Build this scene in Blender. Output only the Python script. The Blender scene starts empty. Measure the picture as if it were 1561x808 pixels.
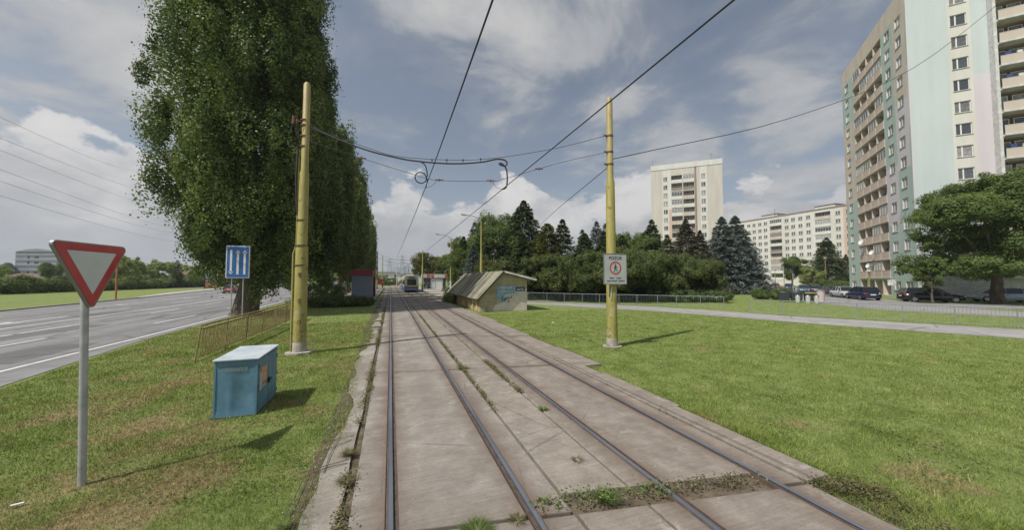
import bpy, bmesh, math, random
import numpy as np
from mathutils import Vector, Matrix
R = math.radians
random.seed(7); rng = np.random.default_rng(7)
S = bpy.context.scene; COL = S.collection

# ------------------------------------------------------------------ camera, sky, sun, exposure
cam = bpy.data.objects.new('camera', bpy.data.cameras.new('camera')); COL.objects.link(cam)
cam.location = (0, 0, 2.45); cam.rotation_euler = (R(90 + 2.395), 0, R(-19.33))
cam.data.sensor_width = 36; cam.data.lens = 36 * 526 / 1561; cam.data.clip_start = 0.05; cam.data.clip_end = 9000
S.camera = cam
SUN_EL, SUN_AZ = 55.0, (-0.94, -0.33)          # direction towards the sun, in plan
S.view_settings.view_transform = 'Standard'; S.view_settings.look = 'None'
S.view_settings.gamma = 1; S.view_settings.exposure = 0.52; S.view_settings.use_curve_mapping = False
sl = bpy.data.lights.new('sun', 'SUN'); sl.energy = 3.3; sl.angle = R(0.55); sl.color = (1, 0.955, 0.88)
sun = bpy.data.objects.new('sun', sl); COL.objects.link(sun)
sd = Vector((SUN_AZ[0], SUN_AZ[1], 0)).normalized() * math.cos(R(SUN_EL)) + Vector((0, 0, math.sin(R(SUN_EL))))
sun.rotation_euler = sd.to_track_quat('Z', 'Y').to_euler(); sun.location = (-30, -10, 60)

class NT:
    """tiny helper to write node trees"""
    def __init__(s, nt): s.t = nt; s.n = nt.nodes; s.l = nt.links
    def new(s, typ, ins=None, **kw):
        n = s.n.new(typ)
        for k, v in kw.items(): setattr(n, k, v)
        for k, v in (ins or {}).items():
            if isinstance(v, bpy.types.NodeSocket): s.l.new(v, n.inputs[k])
            else: n.inputs[k].default_value = v
        return n
    def math(s, op, a, b=None, clamp=False):
        i = {0: a}
        if b is not None: i[1] = b
        return s.new('ShaderNodeMath', i, operation=op, use_clamp=clamp).outputs[0]
    def noise(s, vec, scale, detail=4, rough=.55, dist=0, dim='3D', w=0):
        n = s.new('ShaderNodeTexNoise', noise_dimensions=dim)
        if vec is not None: s.l.new(vec, n.inputs['Vector'])
        n.inputs['Scale'].default_value = scale; n.inputs['Detail'].default_value = detail
        n.inputs['Roughness'].default_value = rough; n.inputs['Distortion'].default_value = dist
        if dim == '4D': n.inputs['W'].default_value = w
        return n.outputs['Fac']
    def ramp(s, fac, stops):
        r = s.new('ShaderNodeValToRGB', {0: fac}); e = r.color_ramp.elements
        while len(e) < len(stops): e.new(0.5)
        for i, (p, c) in enumerate(stops):
            e[i].position = p
            e[i].color = (c, c, c, 1) if not isinstance(c, (tuple, list)) else (*c, 1)
        return r.outputs[0]
    def mix(s, fac, a, b, blend='MIX'):
        n = s.new('ShaderNodeMix', data_type='RGBA', blend_type=blend)
        for sock, v in ((n.inputs[0], fac), (n.inputs[6], a), (n.inputs[7], b)):
            if isinstance(v, bpy.types.NodeSocket): s.l.new(v, sock)
            elif isinstance(v, (tuple, list)): sock.default_value = (*v, 1) if len(v) == 3 else v
            else: sock.default_value = v
        return n.outputs[2]

W = bpy.data.worlds.new('World'); S.world = W; W.use_nodes = True
t = NT(W.node_tree)
bg = t.n['Background']
sky = t.new('ShaderNodeTexSky', sky_type='NISHITA'); sky.sun_disc = False
sky.sun_elevation = R(SUN_EL); sky.sun_rotation = math.atan2(SUN_AZ[0], SUN_AZ[1])
sky.air_density = 1.0; sky.dust_density = 3.0; sky.ozone_density = 1.0
hsv = t.new('ShaderNodeHueSaturation', {'Saturation': 0.66, 'Value': 1.0, 'Color': sky.outputs[0]})
skyc = t.mix(1.0, hsv.outputs[0], (0.86, 0.90, 0.92), 'MULTIPLY')
tc = t.new('ShaderNodeTexCoord'); sep = t.new('ShaderNodeSeparateXYZ', {0: tc.outputs['Generated']})
zc = t.math('MAXIMUM', sep.outputs[2], 0.0)
den = t.math('ADD', zc, 0.16)
px = t.math('DIVIDE', sep.outputs[0], den); py = t.math('DIVIDE', sep.outputs[1], den)
pl = t.new('ShaderNodeCombineXYZ', {0: px, 1: py, 2: 0.0}).outputs[0]
# layer A: broken altocumulus, seen from below
nA = t.noise(pl, 1.9, 10, .58, .35, '4D', 3.1)
nA2 = t.noise(pl, .42, 3, .5, 0, '4D', 8.3)
a = t.math('ADD', nA, t.math('MULTIPLY', t.math('SUBTRACT', nA2, .5), .75))
cA = t.ramp(a, [(0.455, 0.0), (0.53, 0.22), (0.60, 0.75), (0.72, 0.95)])
# layer B: cumulus heads low over the horizon
mp = t.new('ShaderNodeMapping', {'Vector': tc.outputs['Generated'], 'Scale': (1, 1, 1.7)}).outputs[0]
nB = t.noise(mp, 4.2, 9, .55, .2, '4D', 1.7)
lim = t.ramp(sep.outputs[2], [(0.0, 0.30), (0.16, 0.26), (0.26, 0.12), (0.34, 0.0)])
b = t.math('ADD', nB, t.math('SUBTRACT', lim, .10))
cB = t.ramp(b, [(0.56, 0.0), (0.59, 0.85), (0.66, 1.0)])
lB = t.noise(mp, 7.5, 6, .55, .3, '4D', 5.2)
colB = t.ramp(t.math('ADD', lB, t.math('MULTIPLY', sep.outputs[2], 1.1)), [(0.50, (3.5, 3.6, 3.8)), (0.66, (4.7, 4.7, 4.75)), (0.80, (6.7, 6.5, 6.4))])
colA = t.ramp(nA, [(0.42, (3.1, 3.3, 3.5)), (0.70, (5.2, 5.1, 5.05))])
m1 = t.mix(cA, skyc, colA); m2 = t.mix(cB, m1, colB)
hz = t.ramp(sep.outputs[2], [(0.0, 0.75), (0.14, 0.30), (0.30, 0.0)])
m3 = t.mix(hz, m2, (3.9, 4.05, 4.3))
t.l.new(m3, bg.inputs[0]); bg.inputs[1].default_value = 0.080

# ------------------------------------------------------------------ materials
MATS = {}
def base(name):
    m = bpy.data.materials.new(name); m.use_nodes = True
    t = NT(m.node_tree); p = t.n['Principled BSDF']; MATS[name] = m
    return m, t, p
def mat(name, c1, c2=None, scale=4, rough=.7, metal=0, bump=0, detail=6, lo=.35, hi=.65, bscale=None, spec=.5, objrand=0, c3=None, stretch=None):
    m, t, p = base(name)
    tc = t.new('ShaderNodeTexCoord').outputs['Object']
    if stretch: tc = t.new('ShaderNodeMapping', {'Vector': tc, 'Scale': stretch}).outputs[0]
    if c2:
        f = t.noise(tc, scale, detail, .6)
        st = [(lo, c1), (hi, c2)] if not c3 else [(lo, c1), ((lo + hi) / 2, c2), (hi, c3)]
        c = t.ramp(f, st)
    else:
        c = t.mix(t.noise(tc, scale, detail), tuple(x * .86 for x in c1), tuple(min(1, x * 1.12) for x in c1))
    if objrand:
        oi = t.new('ShaderNodeObjectInfo').outputs['Random']
        c = t.mix(1.0, c, t.ramp(oi, [(0, 1 - objrand), (1, 1 + objrand)]), 'MULTIPLY')
    t.l.new(c, p.inputs['Base Color']); p.inputs['Roughness'].default_value = rough; p.inputs['Metallic'].default_value = metal
    p.inputs['Specular IOR Level'].default_value = spec
    if bump:
        b = t.new('ShaderNodeBump', {'Strength': bump, 'Distance': .02, 'Height': t.noise(tc, bscale or scale * 4, 8, .65)})
        t.l.new(b.outputs[0], p.inputs['Normal'])
    return m

def foliage(name, stops, trans=.35, rough=.55):
    """leaf colour picked by a per-leaf random value, plus slow drift over the crown"""
    m, t, p = base(name)
    at = t.new('ShaderNodeAttribute', attribute_name='rnd').outputs['Fac']
    tc = t.new('ShaderNodeTexCoord').outputs['Object']
    v = t.math('ADD', t.math('MULTIPLY', at, .7), t.math('MULTIPLY', t.noise(tc, .6, 3), .5))
    c = t.ramp(v, stops)
    t.l.new(c, p.inputs['Base Color']); p.inputs['Roughness'].default_value = rough; p.inputs['Specular IOR Level'].default_value = .15
    tr = t.new('ShaderNodeBsdfTranslucent', {'Color': t.mix(1.0, c, (1.4, 1.6, .65), 'MULTIPLY')})
    mx = t.new('ShaderNodeMixShader', {0: trans, 1: p.outputs[0], 2: tr.outputs[0]})
    t.l.new(mx.outputs[0], t.n['Material Output'].inputs[0])
    return m

def grass_col(t, pos):
    n1 = t.noise(pos, .35, 5, .6); n2 = t.noise(pos, 1.7, 6, .65); n3 = t.noise(pos, 9, 5, .7)
    green = t.ramp(n2, [(.30, (.140, .188, .045)), (.50, (.205, .262, .075)), (.70, (.280, .330, .120))])
    spx = t.new('ShaderNodeSeparateXYZ', {0: pos})
    left = t.ramp(t.math('MULTIPLY', spx.outputs[0], -1.0), [(0.0, 0.0), (1.0, 1.0)])   # the strip between road and tracks is drier
    near = t.ramp(t.math('DIVIDE', spx.outputs[1], 40.0), [(0.05, 1.0), (0.5, 0.55), (0.9, 0.2)])
    dryf = t.math('MULTIPLY', t.math('ADD', t.math('MULTIPLY', n1, .5), t.math('MULTIPLY', t.noise(pos, 1.1, 7, .7), .5)), 1.0)
    for (cx_, cy_, rd_, k_) in ((-3.3, 4.5, 1.5, .12), (-5.6, 8.4, 1.2, .06), (-6.6, 6.0, 1.2, .08), (-2.2, 5.2, .9, .08), (6.6, 2.4, 1.2, .10)):
        dist = t.new('ShaderNodeVectorMath', {0: pos, 1: (cx_, cy_, 0)}, operation='DISTANCE').outputs['Value']
        dryf = t.math('ADD', dryf, t.math('MULTIPLY', t.ramp(t.math('DIVIDE', dist, rd_), [(.15, 1.0), (1.0, 0.0)]), k_))
    thr = t.math('ADD', dryf, t.math('MULTIPLY', t.math('MULTIPLY', left, near), .080))
    dry = t.ramp(thr, [(.555, 0.0), (.66, .85)])
    c = t.mix(dry, green, t.ramp(n3, [(.3, (.22, .16, .085)), (.7, (.42, .33, .19))]))
    return c, n3
def grass_mat(name, blades):
    m, t, p = base(name)
    pos = t.new('ShaderNodeNewGeometry').outputs['Position']
    c, n3 = grass_col(t, pos)
    if blades:
        at = t.new('ShaderNodeAttribute', attribute_name='rnd').outputs['Fac']
        c = t.mix(1.0, c, t.ramp(at, [(0, (.62, .66, .62)), (.6, (1.1, 1.1, 1.0)), (1, (1.9, 1.75, 1.5))]), 'MULTIPLY')
    else:
        c = t.mix(t.ramp(n3, [(.35, .40), (.7, 0.0)]), c, (.07, .08, .028))
        b = t.new('ShaderNodeBump', {'Strength': .8, 'Distance': .06, 'Height': t.noise(pos, 14, 8, .75)})
        t.l.new(b.outputs[0], p.inputs['Normal'])
    t.l.new(c, p.inputs['Base Color']); p.inputs['Roughness'].default_value = .8; p.inputs['Specular IOR Level'].default_value = .15
    if blades:
        tr = t.new('ShaderNodeBsdfTranslucent', {'Color': c})
        mx = t.new('ShaderNodeMixShader', {0: .3, 1: p.outputs[0], 2: tr.outputs[0]})
        t.l.new(mx.outputs[0], t.n['Material Output'].inputs[0])
    return m
GRASS = grass_mat('grass_ground', False); BLADE = grass_mat('grass_blades', True)

def concrete_track():
    m, t, p = base('track_concrete')
    pos = t.new('ShaderNodeNewGeometry').outputs['Position']
    sp = t.new('ShaderNodeSeparateXYZ', {0: pos}); X = sp.outputs[0]; Y = sp.outputs[1]
    n1 = t.noise(pos, .55, 6, .6); n2 = t.noise(pos, 3.2, 8, .7); n3 = t.noise(pos, 40, 6, .75)
    c = t.ramp(t.math('ADD', t.math('MULTIPLY', n1, .6), t.math('MULTIPLY', n2, .4)), [(.36, (.180, .160, .138)), (.5, (.255, .231, .203)), (.64, (.350, .328, .298))])
    # right-hand track is a browner, rougher cast
    c = t.mix(t.ramp(t.math('DIVIDE', X, 6.0), [(.25, 0.0), (.33, .55), (.9, .7)]), c, t.ramp(n2, [(.3, (.165, .137, .112)), (.7, (.300, .258, .220))]))
    # brushed transverse lines
    st = t.new('ShaderNodeMapping', {'Vector': pos, 'Scale': (2.0, 30, 1)}).outputs[0]
    br = t.noise(st, 1.0, 4, .6)
    c = t.mix(1.0, c, t.ramp(br, [(.32, .84), (.5, 1.0), (.70, 1.09)]), 'MULTIPLY')
    # speckle: pits and aggregate
    c = t.mix(1.0, c, t.ramp(n3, [(.26, .58), (.42, .95), (.60, 1.03), (.76, 1.36)]), 'MULTIPLY')
    # grime either side of the transverse joints, blotchy stains, pale scuffs
    dj = t.math('PINGPONG', t.math('SUBTRACT', t.math('ADD', Y, t.math('MULTIPLY', X, .16)), 3.52), 3.0)
    dj = t.math('ADD', dj, t.math('MULTIPLY', t.math('SUBTRACT', t.noise(pos, 4.0, 6, .75), .5), .55))
    c = t.mix(t.ramp(dj, [(.0, .40), (.10, .18), (.28, 0.0)]), c, (.13, .105, .08))
    st2 = t.noise(pos, 1.15, 8, .72)
    c = t.mix(t.ramp(st2, [(.53, 0.0), (.60, .30), (.68, .5)]), c, (.165, .135, .110))
    c = t.mix(t.ramp(t.noise(pos, 2.1, 8, .75), [(.58, 0.0), (.66, .45)]), c, (.43, .41, .375))
    # rust wash beside every rail
    dmin = None
    for rx in RAILS:
        d = t.math('ABSOLUTE', t.math('SUBTRACT', X, rx))
        dmin = d if dmin is None else t.math('MINIMUM', dmin, d)
    wob = t.math('ADD', dmin, t.math('MULTIPLY', t.math('SUBTRACT', t.noise(pos, 2.5, 5, .7), .5), .30))
    c = t.mix(t.ramp(wob, [(.05, .75), (.16, .40), (.34, 0.0)]), c, (.135, .095, .075))
    # dark oil drip band in the middle of each track
    for cx in (.72, 3.64):
        d = t.math('ADD', t.math('ABSOLUTE', t.math('SUBTRACT', X, cx)), t.math('MULTIPLY', t.math('SUBTRACT', t.noise(pos, 1.3, 4), .5), .5))
        c = t.mix(t.ramp(d, [(.0, .16), (.45, 0.0)]), c, (.12, .10, .09))
    # hairline cracks
    vo = t.new('ShaderNodeTexVoronoi', {'Vector': t.new('ShaderNodeMapping', {'Vector': pos}).outputs[0], 'Scale': .55}, feature='DISTANCE_TO_EDGE')
    vv = t.math('ADD', vo.outputs['Distance'], t.math('MULTIPLY', t.noise(pos, 6, 5, .7), .03))
    crk = t.math('MULTIPLY', t.ramp(vv, [(.012, 1.0), (.022, 0.0)]), t.ramp(n1, [(.45, 0.0), (.6, .8)]))
    c = t.mix(crk, c, (.05, .042, .034))
    t.l.new(c, p.inputs['Base Color']); p.inputs['Roughness'].default_value = .88; p.inputs['Specular IOR Level'].default_value = .25
    h = t.math('ADD', t.math('MULTIPLY', br, .5), t.math('ADD', n3, t.math('MULTIPLY', n2, 1.2)))
    b = t.new('ShaderNodeBump', {'Strength': .35, 'Distance': .012, 'Height': h}); t.l.new(b.outputs[0], p.inputs['Normal'])
    return m
RAILS = (0.03, 1.42, 2.98, 4.31)
M_TRACK = concrete_track()
def asphalt(name, k=1.0, tint=(1, .985, 1.0)):
    m, t, p = base(name)
    pos = t.new('ShaderNodeNewGeometry').outputs['Position']
    n1 = t.noise(t.new('ShaderNodeMapping', {'Vector': pos, 'Scale': (.5, .05, 1), 'Rotation': (0, 0, R(-3))}).outputs[0], 1.0, 5, .6)
    n2 = t.noise(pos, 1.2, 7, .65); n3 = t.noise(pos, 55, 4, .7)
    c = t.ramp(t.math('ADD', t.math('MULTIPLY', n1, .55), t.math('MULTIPLY', n2, .45)), [(.36, tuple(.125 * k * q for q in tint)), (.62, tuple(.205 * k * q for q in tint))])
    c = t.mix(1.0, c, t.ramp(n3, [(.3, .78), (.7, 1.2)]), 'MULTIPLY')
    if name == 'road_asphalt':
        sx_ = t.new('ShaderNodeSeparateXYZ', {0: pos}); q = t.math('ADD', sx_.outputs[0], t.math('MULTIPLY', sx_.outputs[1], .054))
        lane = t.math('PINGPONG', t.math('ADD', q, 12.4), .85)
        c = t.mix(t.ramp(t.math('ADD', lane, t.math('MULTIPLY', t.math('SUBTRACT', n1, .5), .6)), [(.1, .32), (.45, 0.0)]), c, (.09, .088, .09))
    vo = t.new('ShaderNodeTexVoronoi', {'Vector': pos, 'Scale': .22}, feature='DISTANCE_TO_EDGE')
    crk = t.ramp(t.math('ADD', vo.outputs['Distance'], t.math('MULTIPLY', t.noise(pos, 3, 6, .7), .06)), [(.028, .6), (.045, 0.0)])
    c = t.mix(crk, c, (.05, .05, .05))
    t.l.new(c, p.inputs['Base Color']); p.inputs['Roughness'].default_value = .85; p.inputs['Specular IOR Level'].default_value = .3
    b = t.new('ShaderNodeBump', {'Strength': .3, 'Distance': .01, 'Height': n3}); t.l.new(b.outputs[0], p.inputs['Normal'])
    return m
M_ROAD = asphalt('road_asphalt', 1.25); M_PATH = asphalt('path_asphalt', 1.75, (1, .96, .95)); M_LOT = asphalt('lot_asphalt', 1.45, (1, .97, .96))
asphalt('patch_asphalt', .82)
def worn_paint():
    m, t, p = base('road_paint'); pos = t.new('ShaderNodeNewGeometry').outputs['Position']
    n = t.noise(pos, 7, 8, .8); c = t.ramp(n, [(.33, (.20, .20, .20)), (.48, (.60, .60, .59))])
    t.l.new(c, p.inputs['Base Color']); p.inputs['Roughness'].default_value = .7
    return m
M_PAINT = worn_paint()
def weathered_yellow(name='pole_yellow'):
    m, t, p = base(name)
    tc = t.new('ShaderNodeTexCoord').outputs['Object']; sp = t.new('ShaderNodeSeparateXYZ', {0: tc})
    st = t.new('ShaderNodeMapping', {'Vector': tc, 'Scale': (3, 3, .7)}).outputs[0]
    n = t.noise(st, 2.2, 7, .65)
    c = t.ramp(n, [(.3, (.235, .215, .05)), (.5, (.315, .285, .075)), (.72, (.37, .335, .13))])
    rust = t.noise(tc, 3.1, 7, .7)
    zfac = t.ramp(t.math('DIVIDE', sp.outputs[2], 9.0), [(0.0, .10), (.06, .05), (.2, 0.0), (.75, 0.0), (.85, .03)])
    c = t.mix(t.ramp(t.math('ADD', rust, zfac), [(.60, 0.0), (.66, .8)]), c, (.16, .085, .04))
    c = t.mix(t.ramp(t.math('ADD', t.noise(tc, 1.7, 5, .6), t.math('MULTIPLY', zfac, 2.2)), [(.59, 0.0), (.70, .75)]), c, (.42, .36, .29))
    chip = t.noise(tc, 9.0, 8, .75); chz = t.ramp(t.math('DIVIDE', sp.outputs[2], 9.0), [(0.0, .16), (.12, .04), (.5, 0.0), (1.0, .02)])
    c = t.mix(t.ramp(t.math('ADD', chip, chz), [(.655, 0.0), (.675, .8)]), c, (.12, .085, .05))
    stk = t.noise(t.new('ShaderNodeMapping', {'Vector': tc, 'Scale': (9, 9, .5)}).outputs[0], 1.6, 5, .6)
    c = t.mix(t.ramp(stk, [(.52, 0.0), (.68, .45)]), c, (.20, .155, .07))
    # upper tube: browner, sun-baked coat
    c = t.mix(t.ramp(t.math('DIVIDE', sp.outputs[2], 9.0), [(.70, 0.0), (.80, .45)]), c, (.42, .31, .14))
    t.l.new(c, p.inputs['Base Color']); p.inputs['Roughness'].default_value = .55
    b = t.new('ShaderNodeBump', {'Strength': .25, 'Distance': .01, 'Height': n}); t.l.new(b.outputs[0], p.inputs['Normal'])
    return m
M_YEL = weathered_yellow()
mat('steel', (.30, .31, .32), rough=.42, metal=.75, scale=6)
mat('galv', (.36, .37, .38), (.50, .51, .52), scale=7, rough=.5, metal=.35, bump=.1)
mat('rail_head', (.24, .255, .29), (.42, .435, .47), scale=2.5, rough=.30, metal=.85, stretch=(1, .15, 1))
mat('rail_side', (.07, .05, .045), (.13, .085, .06), scale=8, rough=.8)
mat('groove', (.05, .04, .032), (.13, .10, .08), scale=8, rough=.95)
mat('dirt', (.06, .048, .032), (.15, .115, .08), scale=5, rough=.95, bump=.5)
mat('wire', (.025, .025, .028), rough=.6)
mat('insul', (.16, .07, .045), rough=.4)
mat('kerb', (.33, .30, .27), (.46, .43, .39), scale=3, rough=.9, bump=.3)
mat('pole_foot', (.28, .255, .22), (.42, .39, .34), scale=5, rough=.95, bump=.5)
mat('sign_red', (.42, .035, .045), (.52, .085, .085), scale=2, rough=.38)
mat('sign_white', (.40, .42, .42), (.47, .49, .48), scale=3, rough=.4)
mat('white', (.72, .72, .70), rough=.5, scale=6)
mat('white_dirty', (.45, .45, .44), (.66, .65, .63), scale=2.5, rough=.6)
mat('sign_blue', (.025, .115, .36), (.035, .15, .42), scale=2, rough=.4)
mat('sign_pale', (.60, .64, .68), rough=.45, scale=3)
mat('sign_print', (.03, .05, .05), rough=.6)
mat('tank_blue', (.080, .185, .265), (.135, .270, .355), scale=3.2, rough=.5, bump=.15, hi=.7, detail=10)
mat('tank_lid', (.36, .42, .47), (.50, .55, .58), scale=3, rough=.5)
mat('sticker', (.62, .20, .07), (.70, .34, .18), scale=14, rough=.5)
mat('scrawl', (.22, .30, .27), rough=.7)
mat('mural_blue', (.13, .25, .36), (.27, .39, .47), scale=3, rough=.8)
mat('mural_dark', (.035, .06, .17), rough=.7)
mat('graffiti_black', (.02, .022, .025), rough=.7)
mat('graffiti_pale', (.42, .47, .47), rough=.8)
mat('plaster_pink', (.52, .43, .38), (.64, .56, .50), scale=1.2, rough=.9, bump=.2)
mat('plaster_yellow', (.30, .22, .10), (.56, .45, .24), scale=1.8, rough=.9, bump=.35, lo=.4, hi=.6)
mat('plaster_grey', (.27, .235, .14), (.47, .41, .28), scale=1.1, rough=.95, bump=.3)
mat('rail_rust', (.33, .26, .11), (.20, .13, .07), scale=6, rough=.7)
mat('railing_green', (.17, .21, .205), (.25, .29, .28), scale=5, rough=.5)
mat('bark', (.06, .045, .032), (.16, .125, .09), scale=3, rough=.95, bump=1.0, stretch=(1, 1, .25))
mat('mint', (.475, .54, .54), (.525, .585, .585), scale=.9, rough=.85, stretch=(1, 1, .12))
mat('mint_strong', (.36, .445, .41), (.42, .50, .46), scale=.9, rough=.85, stretch=(1, 1, .15))
mat('pink_pale', (.54, .505, .535), (.59, .555, .585), scale=.9, rough=.85, stretch=(1, 1, .15))
mat('salmon', (.47, .38, .32), (.57, .475, .41), scale=1.1, rough=.85, stretch=(1, 1, .3))
mat('beige_warm', (.49, .425, .36), (.59, .52, .45), scale=.9, rough=.85, stretch=(1, 1, .25))
mat('cream_strip', (.56, .545, .50), (.64, .625, .58), rough=.85, scale=1.0, stretch=(1, 1, .15))
mat('panel_cream', (.48, .45, .405), (.57, .535, .485), scale=.6, rough=.88, stretch=(1, 1, .15))
mat('panel_white', (.57, .56, .53), (.66, .65, .62), rough=.85, scale=.9, stretch=(1, 1, .2))
mat('panel_yellow', (.59, .575, .52), rough=.85, scale=.3)
mat('panel_pink', (.58, .40, .34), rough=.85, scale=.3)
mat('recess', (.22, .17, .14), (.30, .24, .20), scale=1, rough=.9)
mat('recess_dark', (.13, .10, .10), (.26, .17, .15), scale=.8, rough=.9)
mat('roof_felt', (.12, .12, .12), rough=.9)
mat('tyre', (.02, .02, .02), rough=.85); mat('rim', (.35, .36, .38), rough=.35, metal=.8)
mat('car_glass', (.02, .025, .03), rough=.08)
mat('lamp_red', (.45, .02, .02), rough=.3); mat('lamp_clear', (.7, .7, .68), rough=.2); mat('plastic_dark', (.03, .03, .033), rough=.5)
for n, c in dict(car_blue=(.012, .02, .06), car_black=(.012, .012, .014), car_silver=(.42, .44, .46), car_pale=(.42, .50, .58), car_red=(.38, .02, .035), car_dark=(.03, .035, .045), car_teal=(.04, .11, .13), car_pinkred=(.42, .10, .13)).items():
    mat(n, c, rough=.25, scale=2, spec=.6)
mat('kiosk_slate', (.20, .235, .29), (.25, .285, .34), scale=2, rough=.6, bump=.1)
mat('kiosk_red', (.26, .02, .035), (.34, .05, .06), scale=2, rough=.55)
mat('poster_red', (.42, .03, .05), (.5, .2, .16), scale=9, rough=.5); mat('poster_yellow', (.75, .55, .15), (.8, .75, .6), scale=12, rough=.5)
mat('tram_blue', (.03, .13, .36), rough=.3); mat('tram_cream', (.62, .60, .47), rough=.35); mat('tram_yellow', (.60, .40, .05), rough=.35); mat('tram_white', (.72, .73, .74), rough=.35)
mat('skin', (.45, .28, .2), rough=.6); mat('cloth_dark', (.02, .022, .03), rough=.9); mat('cloth_grey', (.09, .10, .12), rough=.9); mat('hair', (.03, .02, .015), rough=.8); mat('cloth_red', (.25, .02, .03), rough=.9)
mat('roof_tile', (.13, .085, .065), (.19, .125, .095), scale=2, rough=.9); mat('roof_green', (.09, .19, .15), rough=.8)
mat('wall_tan', (.42, .36, .28), rough=.9); mat('office_grey', (.22, .24, .27), (.27, .29, .32), scale=.2, rough=.6); mat('office_band', (.13, .15, .18), rough=.3)
mat('hill', (.10, .15, .17), (.13, .18, .19), scale=.01, rough=1)  # distance haze painted into the hills as a bluish base colour
mat('bin_dark', (.03, .035, .042), rough=.6); mat('bin_yellow', (.5, .42, .05), rough=.5); mat('bin_pale', (.55, .45, .42), rough=.7)
mat('far_yellow', (.55, .45, .16), rough=.8); mat('far_white', (.66, .68, .70), rough=.8)
mat('bill_orange', (.50, .15, .07), (.6, .3, .18), scale=3, rough=.6); mat('bill_sky', (.35, .48, .58), rough=.6)
mat('rust_orange', (.45, .17, .07), rough=.7)

def roof_mat():
    m, t, p = base('shed_roof')
    tc = t.new('ShaderNodeTexCoord').outputs['Object']
    st = t.new('ShaderNodeMapping', {'Vector': tc, 'Scale': (.25, 1.0, .25)}).outputs[0]
    n = t.noise(st, 1.1, 5, .65); n2 = t.noise(tc, 6, 7, .7)
    c = t.ramp(n, [(.38, (.085, .09, .088)), (.47, (.19, .18, .13)), (.56, (.31, .295, .205))])
    c = t.mix(1.0, c, t.ramp(n2, [(.3, .72), (.7, 1.18)]), 'MULTIPLY')
    t.l.new(c, p.inputs['Base Color']); p.inputs['Roughness'].default_value = .7
    return m
roof_mat()
def window_glass():
    m, t, p = base('window_glass')
    oi = t.new('ShaderNodeObjectInfo').outputs['Random']
    tc = t.new('ShaderNodeTexCoord').outputs['Object']
    c = t.ramp(oi, [(.0, (.06, .07, .08)), (.25, (.11, .12, .13)), (.45, (.22, .22, .21)), (.65, (.36, .35, .34)), (.85, (.50, .50, .49)), (1, (.20, .17, .15))])
    c = t.mix(t.ramp(t.noise(tc, 3, 3), [(.4, 0.0), (.6, .5)]), c, (.05, .055, .065))
    t.l.new(c, p.inputs['Base Color']); p.inputs['Roughness'].default_value = .12
    return m
window_glass()
F_POP = foliage('leaf_poplar', [(.13, (.025, .046, .019)), (.38, (.064, .098, .033)), (.64, (.140, .178, .055)), (.88, (.27, .30, .12))], .28, .45)
F_DEC = foliage('leaf_broad', [(.15, (.050, .080, .028)), (.5, (.100, .142, .045)), (.9, (.19, .235, .08))])
F_YEL = foliage('leaf_yellowish', [(.15, (.055, .065, .018)), (.5, (.10, .11, .03)), (.9, (.19, .185, .06))])
F_CON = foliage('needle_green', [(.15, (.032, .052, .024)), (.5, (.066, .096, .040)), (.9, (.13, .165, .065))], .12)
F_YEW = foliage('needle_yew', [(.15, (.032, .050, .017)), (.5, (.066, .090, .028)), (.9, (.14, .165, .055))], .15)
F_BLU = foliage('needle_blue', [(.15, (.055, .072, .07)), (.5, (.12, .15, .148)), (.9, (.25, .29, .285))], .08)
F_BRN = foliage('needle_brown', [(.15, (.045, .046, .030)), (.5, (.095, .088, .058)), (.9, (.17, .155, .11))], .08)
F_WIL = foliage('leaf_willow', [(.15, (.14, .165, .06)), (.5, (.23, .26, .10)), (.9, (.33, .36, .16))], .4)
F_WEED = foliage('leaf_weed', [(.15, (.06, .09, .025)), (.5, (.10, .15, .04)), (.9, (.20, .24, .09))], .3)
F_WDRY = foliage('leaf_weed_dry', [(.15, (.07, .075, .03)), (.5, (.13, .125, .06)), (.9, (.24, .20, .12))], .3)

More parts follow.
